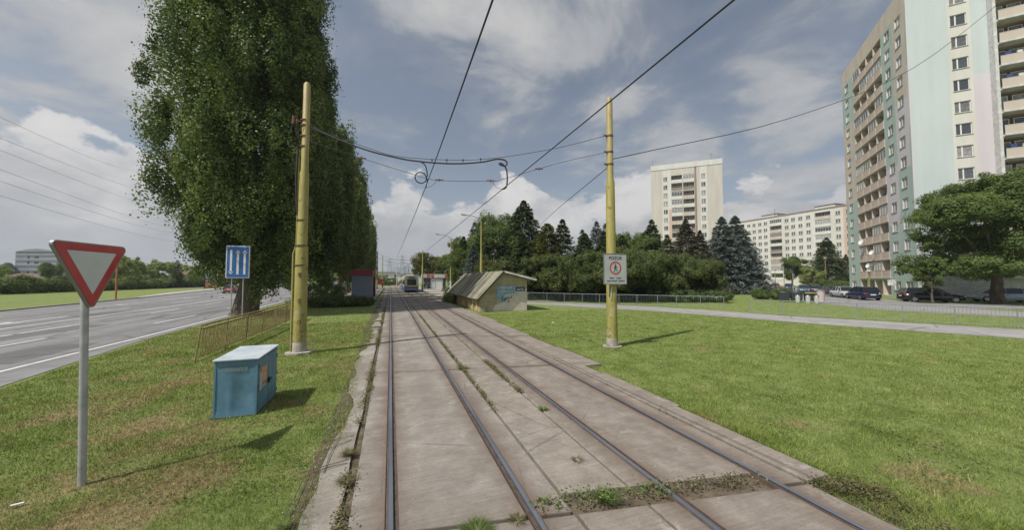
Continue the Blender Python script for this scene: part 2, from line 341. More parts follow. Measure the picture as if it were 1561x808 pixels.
# ------------------------------------------------------------------ mesh helpers
class MB:
    def __init__(s): s.v = []; s.f = []; s.m = []; s.ms = []; s.sm = []
    def mi(s, m):
        m = MATS[m] if isinstance(m, str) else m
        if m not in s.ms: s.ms.append(m)
        return s.ms.index(m)
    def add(s, vs, fs, m, smooth=False):
        o = len(s.v); s.v += [tuple(p) for p in vs]; k = s.mi(m)
        for f in fs: s.f.append(tuple(i + o for i in f)); s.m.append(k); s.sm.append(smooth)
        return s
    def box(s, c, d, m, rz=0, ry=0, rx=0):
        hx, hy, hz = d[0] / 2, d[1] / 2, d[2] / 2
        P = [Vector((x, y, z)) for x in (-hx, hx) for y in (-hy, hy) for z in (-hz, hz)]
        if rz or ry or rx:
            M = Matrix.Rotation(rz, 3, 'Z') @ Matrix.Rotation(ry, 3, 'Y') @ Matrix.Rotation(rx, 3, 'X'); P = [M @ p for p in P]
        P = [p + Vector(c) for p in P]
        return s.add(P, [(0, 1, 3, 2), (4, 6, 7, 5), (0, 4, 5, 1), (2, 3, 7, 6), (0, 2, 6, 4), (1, 5, 7, 3)], m)
    def b2(s, x0, x1, y0, y1, z0, z1, m): return s.box(((x0 + x1) / 2, (y0 + y1) / 2, (z0 + z1) / 2), (abs(x1 - x0), abs(y1 - y0), abs(z1 - z0)), m)
    def quad(s, a, b, c, d, m): return s.add([a, b, c, d], [(0, 1, 2, 3)], m)
    def poly(s, pts, z, m): return s.add([(x, y, z) for x, y in pts], [tuple(range(len(pts)))], m)
    def prism(s, pts, z0, z1, m):
        n = len(pts)
        return s.add([(x, y, z0) for x, y in pts] + [(x, y, z1) for x, y in pts],
                     [tuple(reversed(range(n))), tuple(range(n, 2 * n))] + [(i, (i + 1) % n, n + (i + 1) % n, n + i) for i in range(n)], m)
    def tube(s, pts, r, m, seg=8, caps=True):
        pts = [Vector(p) for p in pts]; rs = r if isinstance(r, (list, tuple)) else [r] * len(pts)
        vs = []; up = Vector((0, 0, 1))
        for i, p in enumerate(pts):
            d = (pts[min(i + 1, len(pts) - 1)] - pts[max(i - 1, 0)]).normalized()
            a = d.cross(up if abs(d.z) < .98 else Vector((1, 0, 0))).normalized(); b = d.cross(a)
            if i and a.dot(pa) < 0 and abs(d.z) < .98 and False: a = -a
            pa = a
            for k in range(seg):
                th = 2 * math.pi * k / seg; vs.append(p + (a * math.cos(th) + b * math.sin(th)) * rs[i])
        fs = [(i * seg + k, i * seg + (k + 1) % seg, (i + 1) * seg + (k + 1) % seg, (i + 1) * seg + k) for i in range(len(pts) - 1) for k in range(seg)]
        s.add(vs, fs, m, True)
        if caps:
            s.add(vs[:seg], [tuple(reversed(range(seg)))], m); s.add(vs[-seg:], [tuple(range(seg))], m)
        return s
    def disc(s, c, r, n, m, seg=24, r0=0):
        n = Vector(n).normalized(); a = n.orthogonal().normalized(); b = n.cross(a); c = Vector(c)
        out = [c + (a * math.cos(2 * math.pi * k / seg) + b * math.sin(2 * math.pi * k / seg)) * r for k in range(seg)]
        if r0:
            inn = [c + (a * math.cos(2 * math.pi * k / seg) + b * math.sin(2 * math.pi * k / seg)) * r0 for k in range(seg)]
            return s.add(out + inn, [(k, (k + 1) % seg, seg + (k + 1) % seg, seg + k) for k in range(seg)], m)
        return s.add(out, [tuple(range(seg))], m)
    def mesh(s, name, bevel=0):
        me = bpy.data.meshes.new(name); me.from_pydata(s.v, [], s.f)
        for m in s.ms: me.materials.append(m)
        me.polygons.foreach_set('material_index', s.m); me.polygons.foreach_set('use_smooth', s.sm); me.update()
        bm = bmesh.new(); bm.from_mesh(me); bmesh.ops.recalc_face_normals(bm, faces=bm.faces); bm.to_mesh(me); bm.free()
        return me
    def build(s, name, parent=None, bevel=0, loc=None, rz=0):
        o = bpy.data.objects.new(name, s.mesh(name)); COL.objects.link(o)
        if parent: o.parent = parent
        if loc: o.location = loc
        if rz: o.rotation_euler.z = rz
        if bevel:
            b = o.modifiers.new('bevel', 'BEVEL'); b.width = bevel; b.segments = 2; b.limit_method = 'ANGLE'
        return o
def tag(o, label=None, cat=None, group=None, kind=None):
    if label: o['label'] = label
    if cat: o['category'] = cat
    if group: o['group'] = group
    if kind: o['kind'] = kind
    return o
def thing(name, label, cat, loc=(0, 0, 0), rz=0, group=None):
    o = bpy.data.objects.new(name, None); COL.objects.link(o); o.location = loc; o.rotation_euler.z = rz
    return tag(o, label, cat, group)
def struct(o): o['kind'] = 'structure'; return o
def dup(root, loc, rz=None, label=None, group=None, scale=None):
    r = root.copy(); COL.objects.link(r); r.location = loc
    if rz is not None: r.rotation_euler.z = rz
    if scale: r.scale = (scale,) * 3 if not isinstance(scale, tuple) else scale
    if label: r['label'] = label
    if group: r['group'] = group
    for ch in list(root.children):
        c = ch.copy(); COL.objects.link(c); c.parent = r
        for g in ch.children:
            d = g.copy(); COL.objects.link(d); d.parent = c
    return r
def put(me, name, parent, loc=(0, 0, 0), rz=0):
    o = bpy.data.objects.new(name, me); COL.objects.link(o); o.parent = parent; o.location = loc; o.rotation_euler.z = rz
    return o
def text(body, size, m, name, parent, M, align='CENTER', depth=.002, bold=0):
    cu = bpy.data.curves.new('txt', 'FONT'); cu.body = body; cu.size = size; cu.align_x = align; cu.align_y = 'CENTER'; cu.extrude = depth; cu.offset = bold
    tmp = bpy.data.objects.new('txt', cu); COL.objects.link(tmp)
    dg = bpy.context.evaluated_depsgraph_get(); me = bpy.data.meshes.new_from_object(tmp.evaluated_get(dg))
    COL.objects.unlink(tmp); bpy.data.objects.remove(tmp)
    me.transform(M); me.materials.clear(); me.materials.append(MATS[m])
    o = bpy.data.objects.new(name, me); COL.objects.link(o); o.parent = parent
    return o
def frameM(o, ux, uz):
    """matrix taking text XY to the plane spanned by ux (right) and uz (up) at o"""
    ux = Vector(ux).normalized(); uz = Vector(uz).normalized(); n = ux.cross(uz)
    return Matrix(((ux.x, uz.x, n.x, o[0]), (ux.y, uz.y, n.y, o[1]), (ux.z, uz.z, n.z, o[2]), (0, 0, 0, 1)))
def np_mesh(name, V, F4, m, rnd=None, tri=False):
    k = 3 if tri else 4; n = len(F4)
    me = bpy.data.meshes.new(name); me.vertices.add(len(V)); me.vertices.foreach_set('co', V.astype(np.float32).ravel())
    me.loops.add(n * k); me.loops.foreach_set('vertex_index', F4.astype(np.int32).ravel())
    me.polygons.add(n); me.polygons.foreach_set('loop_start', np.arange(0, n * k, k, dtype=np.int32))
    try: me.polygons.foreach_set('loop_total', np.full(n, k, dtype=np.int32))
    except Exception: pass
    if rnd is not None:
        a = me.attributes.new('rnd', 'FLOAT', 'FACE'); a.data.foreach_set('value', rnd.astype(np.float32))
    me.materials.append(MATS[m] if isinstance(m, str) else m); me.update(calc_edges=True)
    return me
def unit(a): return a / np.maximum(np.linalg.norm(a, axis=1, keepdims=True), 1e-9)
def leaf_mesh(name, P, N, size, m, rnd, aspect=.6, axis=None):
    """one folded diamond per leaf"""
    n = len(P); N = unit(N)
    A = unit(np.cross(N, rng.normal(size=(n, 3)))) if axis is None else unit(axis)
    B = unit(np.cross(N, A)); s = size * rng.uniform(.65, 1.3, (n, 1)) if np.isscalar(size) else size[:, None]
    V = np.empty((n, 4, 3)); V[:, 0] = P - A * s * .5; V[:, 1] = P + B * s * aspect * .5 + N * s * .08; V[:, 2] = P + A * s * .5; V[:, 3] = P - B * s * aspect * .5 + N * s * .08
    return np_mesh(name, V.reshape(-1, 3), np.arange(n * 4).reshape(n, 4), m, rnd)

def crown_lobes(lobes, nplume, per, pr_, size, m, shell=.6, zs=1.0, flat=.35, name='crown', aspect=.6, stray=.14):
    """crown = many leafy plumes (small upright or round masses of leaves) set over big lobes, gaps left between them"""
    L0 = np.array(lobes, float); w = L0[:, 3] * L0[:, 4] + L0[:, 4] * L0[:, 5] + L0[:, 3] * L0[:, 5]; w /= w.sum()
    n0 = int(nplume * 1.5); idx = rng.choice(len(lobes), n0, p=w); L = L0[idx]
    d = unit(rng.normal(size=(n0, 3))); r = rng.uniform(shell, 1.0, (n0, 1)) ** .7
    C = L[:, :3] + d * r * L[:, 3:6]; keep = np.ones(n0, bool)
    for l in L0:
        q = (C - l[:3]) / l[3:6]; keep &= (np.sum(q * q, 1) > .30)
    C = C[keep][:nplume]; d = d[keep][:nplume]; idx = idx[keep][:nplume]; k = len(C)
    lr = rng.uniform(0, 1, len(lobes)); cr = rng.uniform(0, 1, k) * .5 + lr[idx] * .5
    R_ = pr_ * rng.uniform(.6, 1.3, (k, 1)); e = unit(rng.normal(size=(k * per, 3)))
    rad = rng.uniform(.55, 1.0, (k * per, 1)) ** .6
    lump = 1 + .30 * np.sin(e[:, :1] * 5 + np.repeat(cr, per)[:, None] * 40) * np.sin(e[:, 2:] * 6 + 2)
    rad = np.where(rng.uniform(size=(k * per, 1)) < stray, rad * rng.uniform(1.0, 1.55, (k * per, 1)), rad) * lump
    P = np.repeat(C, per, 0) + e * rad * np.repeat(R_, per, 0) * np.array([1, 1, zs])
    N = e * np.array([1, 1, .6]) * 1.0 + np.repeat(d, per, 0) * .45 + rng.normal(size=(k * per, 3)) * .5 + np.array([0, 0, flat])
    rnd = np.repeat(cr, per) * .62 + rng.uniform(0, .38, k * per)
    g = P[:, 2] > .05
    return leaf_mesh(name, P[g], N[g], size, m, rnd[g], aspect)

def conifer_mesh(H, Rb, m, nbr=220, per=46, size=.28, z0=.03, droop=.18, power=.95, rag=.25, name='crown'):
    P = []; N = []; A = []; Rn = []
    ts = np.sort(rng.uniform(0, 1, nbr) ** 1.25); ga = 2.399
    for i, tt in enumerate(ts):
        z = H * (z0 + (1 - z0) * tt); L = Rb * (1 - tt) ** power * rng.uniform(1 - rag, 1 + rag * .5) + .12
        th = i * ga + rng.uniform(-.3, .3); dirv = np.array([math.cos(th), math.sin(th), 0])
        n = int(per * (0.35 + L / Rb)); u = rng.uniform(.12, 1, n) ** .65
        side = np.array([-dirv[1], dirv[0], 0]); wd = L * .22 * (1.15 - u)
        p = dirv * (u * L)[:, None] + side * (rng.normal(size=n) * wd)[:, None]
        p[:, 2] += z - droop * L * u ** 1.6 + (u > .8) * .04 * L + rng.normal(size=n) * .05 * (1 + L * .5)
        P.append(p); A.append(np.tile(dirv, (n, 1)) + side * rng.normal(size=(n, 1)) * .7 + np.array([0, 0, -.15]))
        N.append(rng.normal(size=(n, 3)) * .5 + np.array([0, 0, 1]) + dirv * .35); Rn.append(np.full(n, rng.uniform(0, .45)) + u * .2 + rng.uniform(0, .35, n))
    P = np.concatenate(P); N = np.concatenate(N); A = np.concatenate(A); Rn = np.concatenate(Rn)
    return leaf_mesh(name, P, N, size, m, Rn, .38, A)

def trunk_mesh(H, r0, r1, seg=9, limbs=(), name='trunk', wob=.1, flare=1.5):
    mb = MB(); n = 7
    pts = [(random.uniform(-wob, wob) * (i > 0) * r0 * 4, random.uniform(-wob, wob) * (i > 0) * r0 * 4, H * i / n - (.1 if i == 0 else 0)) for i in range(n + 1)]
    rs = [r0 + (r1 - r0) * i / n for i in range(n + 1)]; pts.insert(1, (0, 0, .35 * min(1, H / 4))); rs.insert(1, r0 * 1.08); rs[0] = r0 * flare
    mb.tube(pts, rs, 'bark', seg)
    for (z, th, L, up, r) in limbs:
        d = Vector((math.cos(th), math.sin(th), 0)); p0 = Vector((0, 0, z)); q = []
        for k in range(5): q.append(p0 + d * L * k / 4 + Vector((0, 0, up * (k / 4) ** 1.3)) + Vector((random.uniform(-.06, .06), random.uniform(-.06, .06), random.uniform(-.05, .05))) * L * .4 * (k > 0))
        mb.tube(q, [r * (1 - .2 * k) for k in range(5)], 'bark', 6)
    return mb.mesh(name)

# ------------------------------------------------------------------ ground, roads, tracks
def sheet(name, pts, z, m, parts=None):
    mb = MB(); mb.poly(pts, z, m); return struct(mb.build(name))
gm = MB(); rr = [0, 60, 200, 600, 1800, 4500]; sg = 48
gv = [(0, 30, 0)]; gf = []
for r_ in rr[1:]:
    for k in range(sg): gv.append((r_ * math.cos(2 * math.pi * k / sg), 30 + r_ * math.sin(2 * math.pi * k / sg), 0))
for k in range(sg): gf.append((0, 1 + k, 1 + (k + 1) % sg))
for j in range(len(rr) - 2):
    for k in range(sg): gf.append((1 + j * sg + k, 1 + (j + 1) * sg + k, 1 + (j + 1) * sg + (k + 1) % sg, 1 + j * sg + (k + 1) % sg))
gm.add(gv, gf, GRASS); struct(gm.build('ground'))

# distant hills
hb = MB(); hv = []; n = 60
for i in range(n + 1):
    a = R(72 + 34 * i / n); h = (85 + 45 * math.sin(i * .31) + 22 * math.sin(i * .83 + 1) + 10 * math.sin(i * 2.1)) * min(1, (n - i) / 12, (i + 1) / 12)
    for rr_, hh in ((2300, -2), (2650, h * .6), (3000, h)): hv.append((rr_ * math.cos(a), rr_ * math.sin(a), hh))
hb.add(hv, [(i * 3 + j, (i + 1) * 3 + j, (i + 1) * 3 + j + 1, i * 3 + j + 1) for i in range(n) for j in range(2)], 'hill', True); struct(hb.build('hills'))

# main road on the left
def redge(y): return -9.1 - .054 * (y - 13) if y > 18 else -9.37 + .155 * (18 - y)
ne = [(redge(y), y) for y in (-6, 0, 5, 9, 12, 15, 18, 30, 60, 110, 170, 260, 420)]
fe = [(-60, 420), (-52, 260), (-46, 170), (-40.5, 110), (-35, 80), (-31.0, 60), (-29.1, 46.5), (-27.7, 37), (-26.4, 20), (-25.2, 0), (-24.8, -6)]
mb = MB(); mb.poly(ne + fe, .012, M_ROAD); struct(mb.build('road'))
mk = MB()
def stripe(x0, y0, x1, y1, w, m='road_paint', z=.018, mb=None):
    d = Vector((x1 - x0, y1 - y0, 0)); k = Vector((-d.y, d.x, 0)).normalized() * w / 2
    a = Vector((x0, y0, z)); b = Vector((x1, y1, z)); (mb or mk).quad(a - k, b - k, b + k, a + k, m)
def sl(x, y0, y1, w=.13, at=None):
    s_ = -.054; stripe(x + s_ * (y0 - 20), y0, x + s_ * (y1 - 20), y1, w)
stripe(-9.35, 6, -9.72, 14, .14); stripe(-9.72, 14, -9.85, 18.5, .14); stripe(-9.85, 18.5, -10.45, 30, .14); stripe(-10.45, 30, -14.5, 105, .14)
sl(-17.75, -4, 120, .16)
for y in (-2, 3.5, 13.5): sl(-13.45, y, y + 6.5)
for y in (24.5, 35, 45, 56, 68, 80): sl(-12.0, y, y + 5)
for y in (17.5, 22, 32, 41, 50, 60, 72, 84): sl(-15.6, y, y + 4.2)
for y in (24, 34.5, 46, 58, 70, 84, 98): sl(-20.2, y, y + 4.6)
for y in (28, 39.5, 52, 66, 82): sl(-23.4, y, y + 4.6)
for x, y in ((-20.0, 26.5), (-24.4, 43), (-25.3, 56), (-13.8, 40)):     # lane arrows
    stripe(x, y + 1.2, x - .2, y + 5, .16); mk.poly([(x - .35, y + 1.3), (x + .35, y + 1.3), (x + .02, y)], .018, 'road_paint')
struct(mk.build('road_markings'))
pm = MB()
for (x, y, w, l, a_) in ((-11.2, 16, 1.6, 3.6, 3), (-15.0, 22, 1.2, 6, -3), (-19, 33, 2.2, 4, -3), (-12.6, 31, .9, 8, -3)): pm.box((x, y, .013), (w, l, .004), 'patch_asphalt', rz=R(a_))
struct(pm.build('road_patches'))
# kerb of the far side of the road, pale pavement towards the rear
mb = MB()
for (xa, ya), (xb, yb) in zip(fe[:-1], fe[1:]):
    d = Vector((xb - xa, yb - ya, 0)).normalized(); L = math.hypot(xb - xa, yb - ya)
    mb.box(((xa + xb) / 2 - .08, (ya + yb) / 2, .06), (.16, L, .13), 'kerb', rz=math.atan2(d.y, d.x) - math.pi / 2)
struct(mb.build('road_kerb'))
sheet('far_pavement', [(-40.5, 110), (-35.2, 80), (-31.4, 61), (-32.6, 61), (-38, 80), (-44, 110), (-50, 170), (-46.2, 170)], .05, 'kerb')

# ---- track bed: individual slabs with true joints on a dirt bed
mb = MB(); mb.poly([(-.95, -8), (5.2, -8), (5.15, 2.0), (5.12, 3.6), (5.12, 8.3), (5.75, 8.5), (5.95, 120), (5.9, 300), (-1.2, 300), (-1.2, 20), (-.95, 10)], .004, 'dirt'); struct(mb.build('track_bed_dirt'))
sb = MB()
cols = [(-.36, -.02), (.10, 1.33), (1.45, 1.80), (1.835, 2.60), (2.63, 2.93), (3.06, 4.24), (4.35, 4.63)]
SK = -.16
yj = [-8.5, -2.5, 3.52, 9.52, 15.5, 21.5, 27.5, 33.5, 39.5, 45.5, 57.5, 69.5, 90, 120, 160, 220, 300]
for ci, (xa, xb) in enumerate(cols):
    for k in range(len(yj) - 1):
        g0 = .03 if yj[k] < 60 else 0
        # the joint nearest the camera is wide and overgrown on the right tracks
        ya = yj[k] + g0 + (.28 if (k == 2 and ci in (3, 4, 5)) else 0); yb = yj[k + 1] - g0
        z = .060 + random.uniform(-.006, .006)
        sb.prism([(xa, ya + SK * xa), (xb, ya + SK * xb), (xb, yb + SK * xb), (xa, yb + SK * xa)], -.05, z, M_TRACK)
struct(sb.build('track_slabs', bevel=.012))
# shoulders: crumbling strip left, kerb slabs right, ragged edges
sh = MB(); pts = []; ys = [-8 + i * .45 for i in range(int(128 / .45))]
for i, y in enumerate(ys):
    e = -.72 - .1 * math.sin(y * .7) - random.uniform(0, .16) - max(0, (y - 20) * .008)
    e2 = -.44 - random.uniform(0, .035)
    pts.append((e, y, e2))
for i in range(len(pts) - 1):
    (a, y0, a2), (b, y1, b2) = pts[i], pts[i + 1]
    if random.random() < .035 and y0 > 3: continue
    sh.quad((a, y0, .035), (a2, y0, .047), (b2, y1, .047), (b, y1, .035), M_TRACK)
struct(sh.build('track_shoulder'))
sh = MB(); y = 2.78; i = 0
while y < 40:
    L = 2.6 + random.uniform(-.2, .2) if y < 60 else 8; x1 = 5.12 + (0.06 if i % 2 else -.05) + (.45 if y > 8.4 else 0) * (1 if y < 14 else 1.3)
    if y < 8.4 and y + L > 8.5: L = 8.45 - y
    zt = .075 + random.uniform(-.01, .01)
    sh.b2(4.68, x1, y, y + L - .02, -.05, zt, M_TRACK); y += L; i += 1
sh.b2(4.68, 5.9, 40, 300, -.05, .07, M_TRACK)
struct(sh.build('kerb_slabs', bevel=.015))
# pale stripes across the track (platform crossings)
mb = MB()
for (xa, ya, xb, yb, w) in ((-1.5, 32.8, 6.4, 35.6, .35), (-1.6, 45, 6.6, 48.6, .5), (-1.6, 60, 6.6, 61, .5)):
    stripe(xa, ya, xb, yb, w, 'kerb', .073, mb)
struct(mb.build('crossing_strips'))
# rails
def make_rail():
    mb = MB(); Y0, Y1 = -8, 300
    mb.b2(-.027, .027, Y0, Y1, -.04, .070, 'rail_head')
    o = thing('tram_rail', 'left rail of the left tram track, nearest the crumbling edge', 'rail', (RAILS[0], 0, 0), 0, 'grooved tram rails set in the concrete')
    mb.build('rail_head', o, bevel=.006)
    g = MB(); g.b2(.028, .064, Y0, Y1, -.04, .034, 'groove'); g.b2(.065, .076, Y0, Y1, -.04, .064, 'rail_side'); g.b2(-.045, -.028, Y0, Y1, -.04, .055, 'rail_side'); g.build('rail_groove', o)
    return o
rl = make_rail()
for x, l in zip(RAILS[1:], ('right rail of the left tram track, beside the weed-grown joint', 'left rail of the right tram track, passing the small green weed', 'right rail of the right tram track, beside the pale kerb slabs')):
    r_ = dup(rl, (x, 0, 0), label=l)
    r_.scale = (-1 if x in (RAILS[1], RAILS[3]) else 1, 1, 1)

# paths and car park on the right
sheet('footpath', [(12.7, 31.9), (16.2, 26.5), (19.1, 21.3), (20.6, 17.3), (21.6, 13.4), (24.6, 6.5), (28, -2), (32.5, -2), (29, 7.7), (25.0, 15.8), (23.8, 20.3), (22.2, 24.9), (18.3, 30.6), (14.2, 35.2), (11, 38.5), (9.8, 36)], .010, M_PATH)
sheet('car_park', [(94, 64.8), (62, 42.5), (41.1, 22.8), (38.0, 18.2), (36.9, 15.7), (37.8, 11.3), (39, 4), (44, 4), (44.5, 12), (46.2, 15.3), (52.0, 20.0), (60, 28), (76, 43), (92, 55), (140, 86), (140, 100)], .010, M_LOT)
sheet('access_lane', [(46.2, 15.0), (52.0, 20.4), (70, 2), (90, -22), (84, -27), (63, -3)], .008, M_LOT)
sheet('stop_paving', [(6.5, 41), (10.5, 41), (12.8, 60), (13, 110), (6.5, 110)], .016, 'kerb')
sheet('cross_street', [(-60, 118), (14, 122), (60, 128), (60, 135), (-60, 127)], .014, M_ROAD)

# ------------------------------------------------------------------ catenary poles, wires
def ring_pts(c, r, n=14, ax='xz'):
    return [(c[0] + r * math.cos(2 * math.pi * k / n), c[1], c[2] + r * math.sin(2 * math.pi * k / n)) for k in range(n + 1)]
# left pole
lp = thing('catenary_pole', 'yellow steel pole beyond the blue cabinet, with a cable pipe strapped on and rust scars', 'pole', (-2.8, 13.1, 0), 0, 'poles of the overhead line')
mb = MB(); mb.tube([(0, 0, 0), (0, 0, 3.45), (0, 0, 3.6), (.015, 0, 6.0), (.02, 0, 6.1), (.03, 0, 9.05), (.03, 0, 9.13)], [.195, .185, .155, .14, .115, .105, .06], M_YEL, 20); mb.build('shaft', lp)
mb = MB(); mb.prism([(.42 * math.cos(a), .34 * math.sin(a)) for a in (.2, .9, 1.7, 2.3, 3.2, 4.0, 4.7, 5.6)], -.05, .09, 'pole_foot'); mb.tube([(0, 0, .08), (0, 0, .38), (0, 0, .40)], [.205, .20, .19], 'pole_foot', 18); mb.build('foot', lp, bevel=.02)
mb = MB(); mb.tube([(-.25, .02, 0), (-.25, .02, 3.3), (-.17, .02, 3.6), (-.16, .02, 6.55)], [.032, .032, .024, .024], M_YEL, 10); mb.build('cable_pipe', lp)
for z, r in ((2.9, .2), (3.55, .19), (4.4, .165), (6.9, .125), (7.25, .125), (7.62, .125), (7.8, .125)):
    mb = MB(); mb.tube([(-.02, 0, z), (-.02, 0, z + .035)], [r, r], 'insul' if z > 6.5 else 'rail_side', 16); mb.build('strap', lp)
for z, x in ((.75, .16), (1.3, .17), (3.15, .1)): mb = MB(); mb.box((x * .6, -.17, z), (.09, .05, .03), 'insul'); mb.build('rust_lug', lp)
for z, x in ((1.05, .03), (1.75, .05), (2.6, -.02)):
    mb = MB(); n_ = 9; a0 = x; mb.add([(.193 * math.sin(a0 + .28 * math.cos(6.28 * k / n_)) , -.193 * math.cos(a0 + .28 * math.cos(6.28 * k / n_)), z + .09 * math.sin(6.28 * k / n_) * (1 + .3 * math.sin(k * 2))) for k in range(n_)], [tuple(range(n_))], 'insul'); mb.build('rust_patch', lp)
mb = MB(); mb.tube([(-.10, 0, 7.75), (-.36, -.02, 7.78)], .018, 'insul', 6); mb.tube([(-.34, 0, 7.66), (-.34, 0, 7.92)], .045, 'insul', 8); mb.tube([(-.24, 0, 7.68), (-.24, 0, 7.85)], .03, 'insul', 8)
mb.build('insulator_bracket', lp)
mb = MB(); mb.tube([(-.34, 0, 7.7), (-.42, 0, 7.4), (-.5, 0, 7.05), (-.46, 0, 6.88), (-.32, 0, 6.86), (-.2, 0, 6.85)], .012, 'wire', 5)
mb.tube([(-.32, 0, 7.66), (-.2, 0, 7.3), (-.12, 0, 7.0), (-.14, 0, 6.85)], .012, 'wire', 5); mb.tube([(-.05, -.12, 7.6), (-.2, -.1, 7.3), (-.24, 0, 7.0), (-.2, 0, 6.85)], .010, 'wire', 5)
mb.tube([(-.2, 0, 6.88), (-.2, 0, 6.55), (-.23, 0, 5.8), (-.2, 0, 5.2), (-.17, 0, 4.6)], [.03, .035, .03, .03, .022], 'plastic_dark', 8); mb.build('feeder_cable', lp)
# right pole
rp = thing('catenary_pole', 'plain yellow stepped steel pole on the right lawn that carries the white no-entry board', 'pole', (7.6, 10.7, 0), 0, 'poles of the overhead line')
mb = MB(); mb.tube([(0, 0, 0), (0, 0, 6.05), (0, 0, 6.18), (0, 0, 9.1), (0, 0, 9.22)], [.20, .155, .118, .112, .08], M_YEL, 20); mb.build('shaft', rp)
mb = MB(); mb.prism([(.36 * math.cos(a), .33 * math.sin(a)) for a in (.4, 1.2, 2.1, 2.9, 3.8, 4.6, 5.4, 6.1)], -.05, .05, 'pole_foot'); mb.tube([(0, 0, .04), (0, 0, .33)], [.21, .205], 'pole_foot', 18); mb.build('foot', rp)
for z in (7.77, 7.16, 6.7):
    mb = MB(); mb.tube([(0, 0, z - .03), (0, 0, z + .03)], [.13, .13], 'insul', 14); mb.box((-.17, 0, z), (.16, .05, .05), 'insul'); mb.build('wire_clamp', rp)
mb = MB(); mb.box((-.13, -.17, 1.95), (.03, .02, .42), 'white_dirty', ry=.08); mb.build('peeling_sticker', rp)

# pedestrian ban board on the right pole
bs = thing('prohibition_board', 'white board reading POZOR over a red ring with walking figure, on the right yellow pole', 'sign', (7.6, 10.46, 0), R(-4))
mb = MB(); mb.b2(-.47, .45, -.012, .012, 2.28, 3.36, 'sign_white'); mb.build('board', bs, bevel=.01)
mb = MB()
for a in ((-.478, -.465, 2.27, 3.37), (.445, .458, 2.27, 3.37)): mb.b2(a[0], a[1], -.022, .02, a[2], a[3], 'steel')
mb.b2(-.464, .444, -.022, .02, 3.361, 3.374, 'steel'); mb.b2(-.464, .444, -.022, .02, 2.266, 2.279, 'steel'); mb.build('edge_frame', bs)
mb = MB(); mb.disc((-.0, -.016, 2.86), .235, (0, -1, 0), 'sign_red', 36, .185); mb.build('red_ring', bs)
mb = MB(); mb.disc((.0, -.018, 2.985), .026, (0, -1, 0), 'sign_print', 12)
def strip2(mb, pts, w, y, m):
    for (x0, z0), (x1, z1) in zip(pts[:-1], pts[1:]):
        d = Vector((x1 - x0, z1 - z0)).normalized() * w / 2; k = Vector((-d.y, d.x))
        mb.quad((x0 - k.x, y, z0 - k.y), (x1 - k.x, y, z1 - k.y), (x1 + k.x, y, z1 + k.y), (x0 + k.x, y, z0 + k.y), m)
strip2(mb, [(.0, 2.95), (-.005, 2.86)], .055, -.018, 'sign_print'); strip2(mb, [(.0, 2.87), (.05, 2.80), (.06, 2.73)], .026, -.0185, 'sign_print'); strip2(mb, [(-.005, 2.87), (-.03, 2.79), (-.07, 2.73)], .026, -.019, 'sign_print')
strip2(mb, [(.0, 2.94), (.055, 2.88), (.075, 2.90)], .018, -.0195, 'sign_print'); strip2(mb, [(.0, 2.94), (-.05, 2.88), (-.06, 2.84)], .018, -.02, 'sign_print'); mb.build('walking_figure', bs)
text('POZOR', .155, 'sign_print', 'heading', bs, frameM((-.0, -.014, 3.21), (1, 0, 0), (0, 0, 1)), bold=.003)
for w_, x_, z_ in (('Zakaz', -.15, 2.50), ('vstupu', .13, 2.50), ('nepovolanym', -.14, 2.40), ('osobam', .24, 2.40)): text(w_, .08, 'sign_print', 'printed_word', bs, frameM((x_, -.014, z_), (1, 0, 0), (0, 0, 1)), bold=.001)
mb = MB()
for z in (2.5, 3.15): mb = MB(); mb.tube([(0, .24, z - .02), (0, .24, z + .02)], [.19, .19], 'steel', 16); mb.build('strap', bs)

def wire(name, label, cat, pts, r, m='wire', group=None, seg=6):
    mb = MB(); mb.tube(pts, r, m, seg); return tag(mb.build(name), label, cat, group)
def smooth(pts, n=8):
    """Catmull-Rom through points"""
    P = [Vector(p) for p in pts]; P = [P[0] * 2 - P[1]] + P + [P[-1] * 2 - P[-2]]; out = []
    for i in range(1, len(P) - 2):
        for k in range(n):
            t_ = k / n; a, b_, c, d = P[i - 1:i + 3]
            out.append(.5 * ((2 * b_) + (c - a) * t_ + (2 * a - 5 * b_ + 4 * c - d) * t_ ** 2 + (3 * b_ - a - 3 * c + d) * t_ ** 3))
    return out + [P[-2]]
G1 = 'overhead wires of the tram line'
def sagz(y): return 0
wire('contact_wire', 'dark contact wire over the left track, met by the first hanging loop', 'wire', smooth([(1.0, -12, 5.85), (1.05, 0, 5.72), (1.08, 12.2, 5.62), (.95, 30, 5.55), (.8, 50, 5.6), (.72, 85, 5.6), (.72, 200, 5.6)], 4), .013, group=G1)
wire('contact_wire', 'dark contact wire over the right track, met by the second hanging loop', 'wire', smooth([(3.75, -12, 5.85), (3.72, 0, 5.72), (3.69, 11.6, 5.65), (3.6, 30, 5.55), (3.7, 50, 5.6), (3.64, 85, 5.6), (3.64, 200, 5.6)], 4), .013, group=G1)
wire('span_wire', 'thin upper span wire tied from the left yellow pole to the right one', 'wire', smooth([(-2.68, 13.05, 7.62), (-.82, 12.64, 6.97), (.25, 12.4, 6.70), (2.22, 11.94, 6.66), (3.68, 11.6, 6.82), (5.67, 11.15, 7.25), (7.45, 10.72, 7.78)]), .009, group=G1)
lw = wire('span_wire', 'thin lower span wire with two insulators, tied from pole to pole under the thick cable', 'wire', smooth([(-2.66, 13.05, 7.12), (-1.07, 12.7, 6.62), (.57, 12.32, 6.13), (1.5, 12.12, 5.92), (3.34, 11.68, 5.95), (3.8, 11.58, 6.05), (5.62, 11.16, 6.66), (7.45, 10.73, 7.16)]), .008, group=G1)
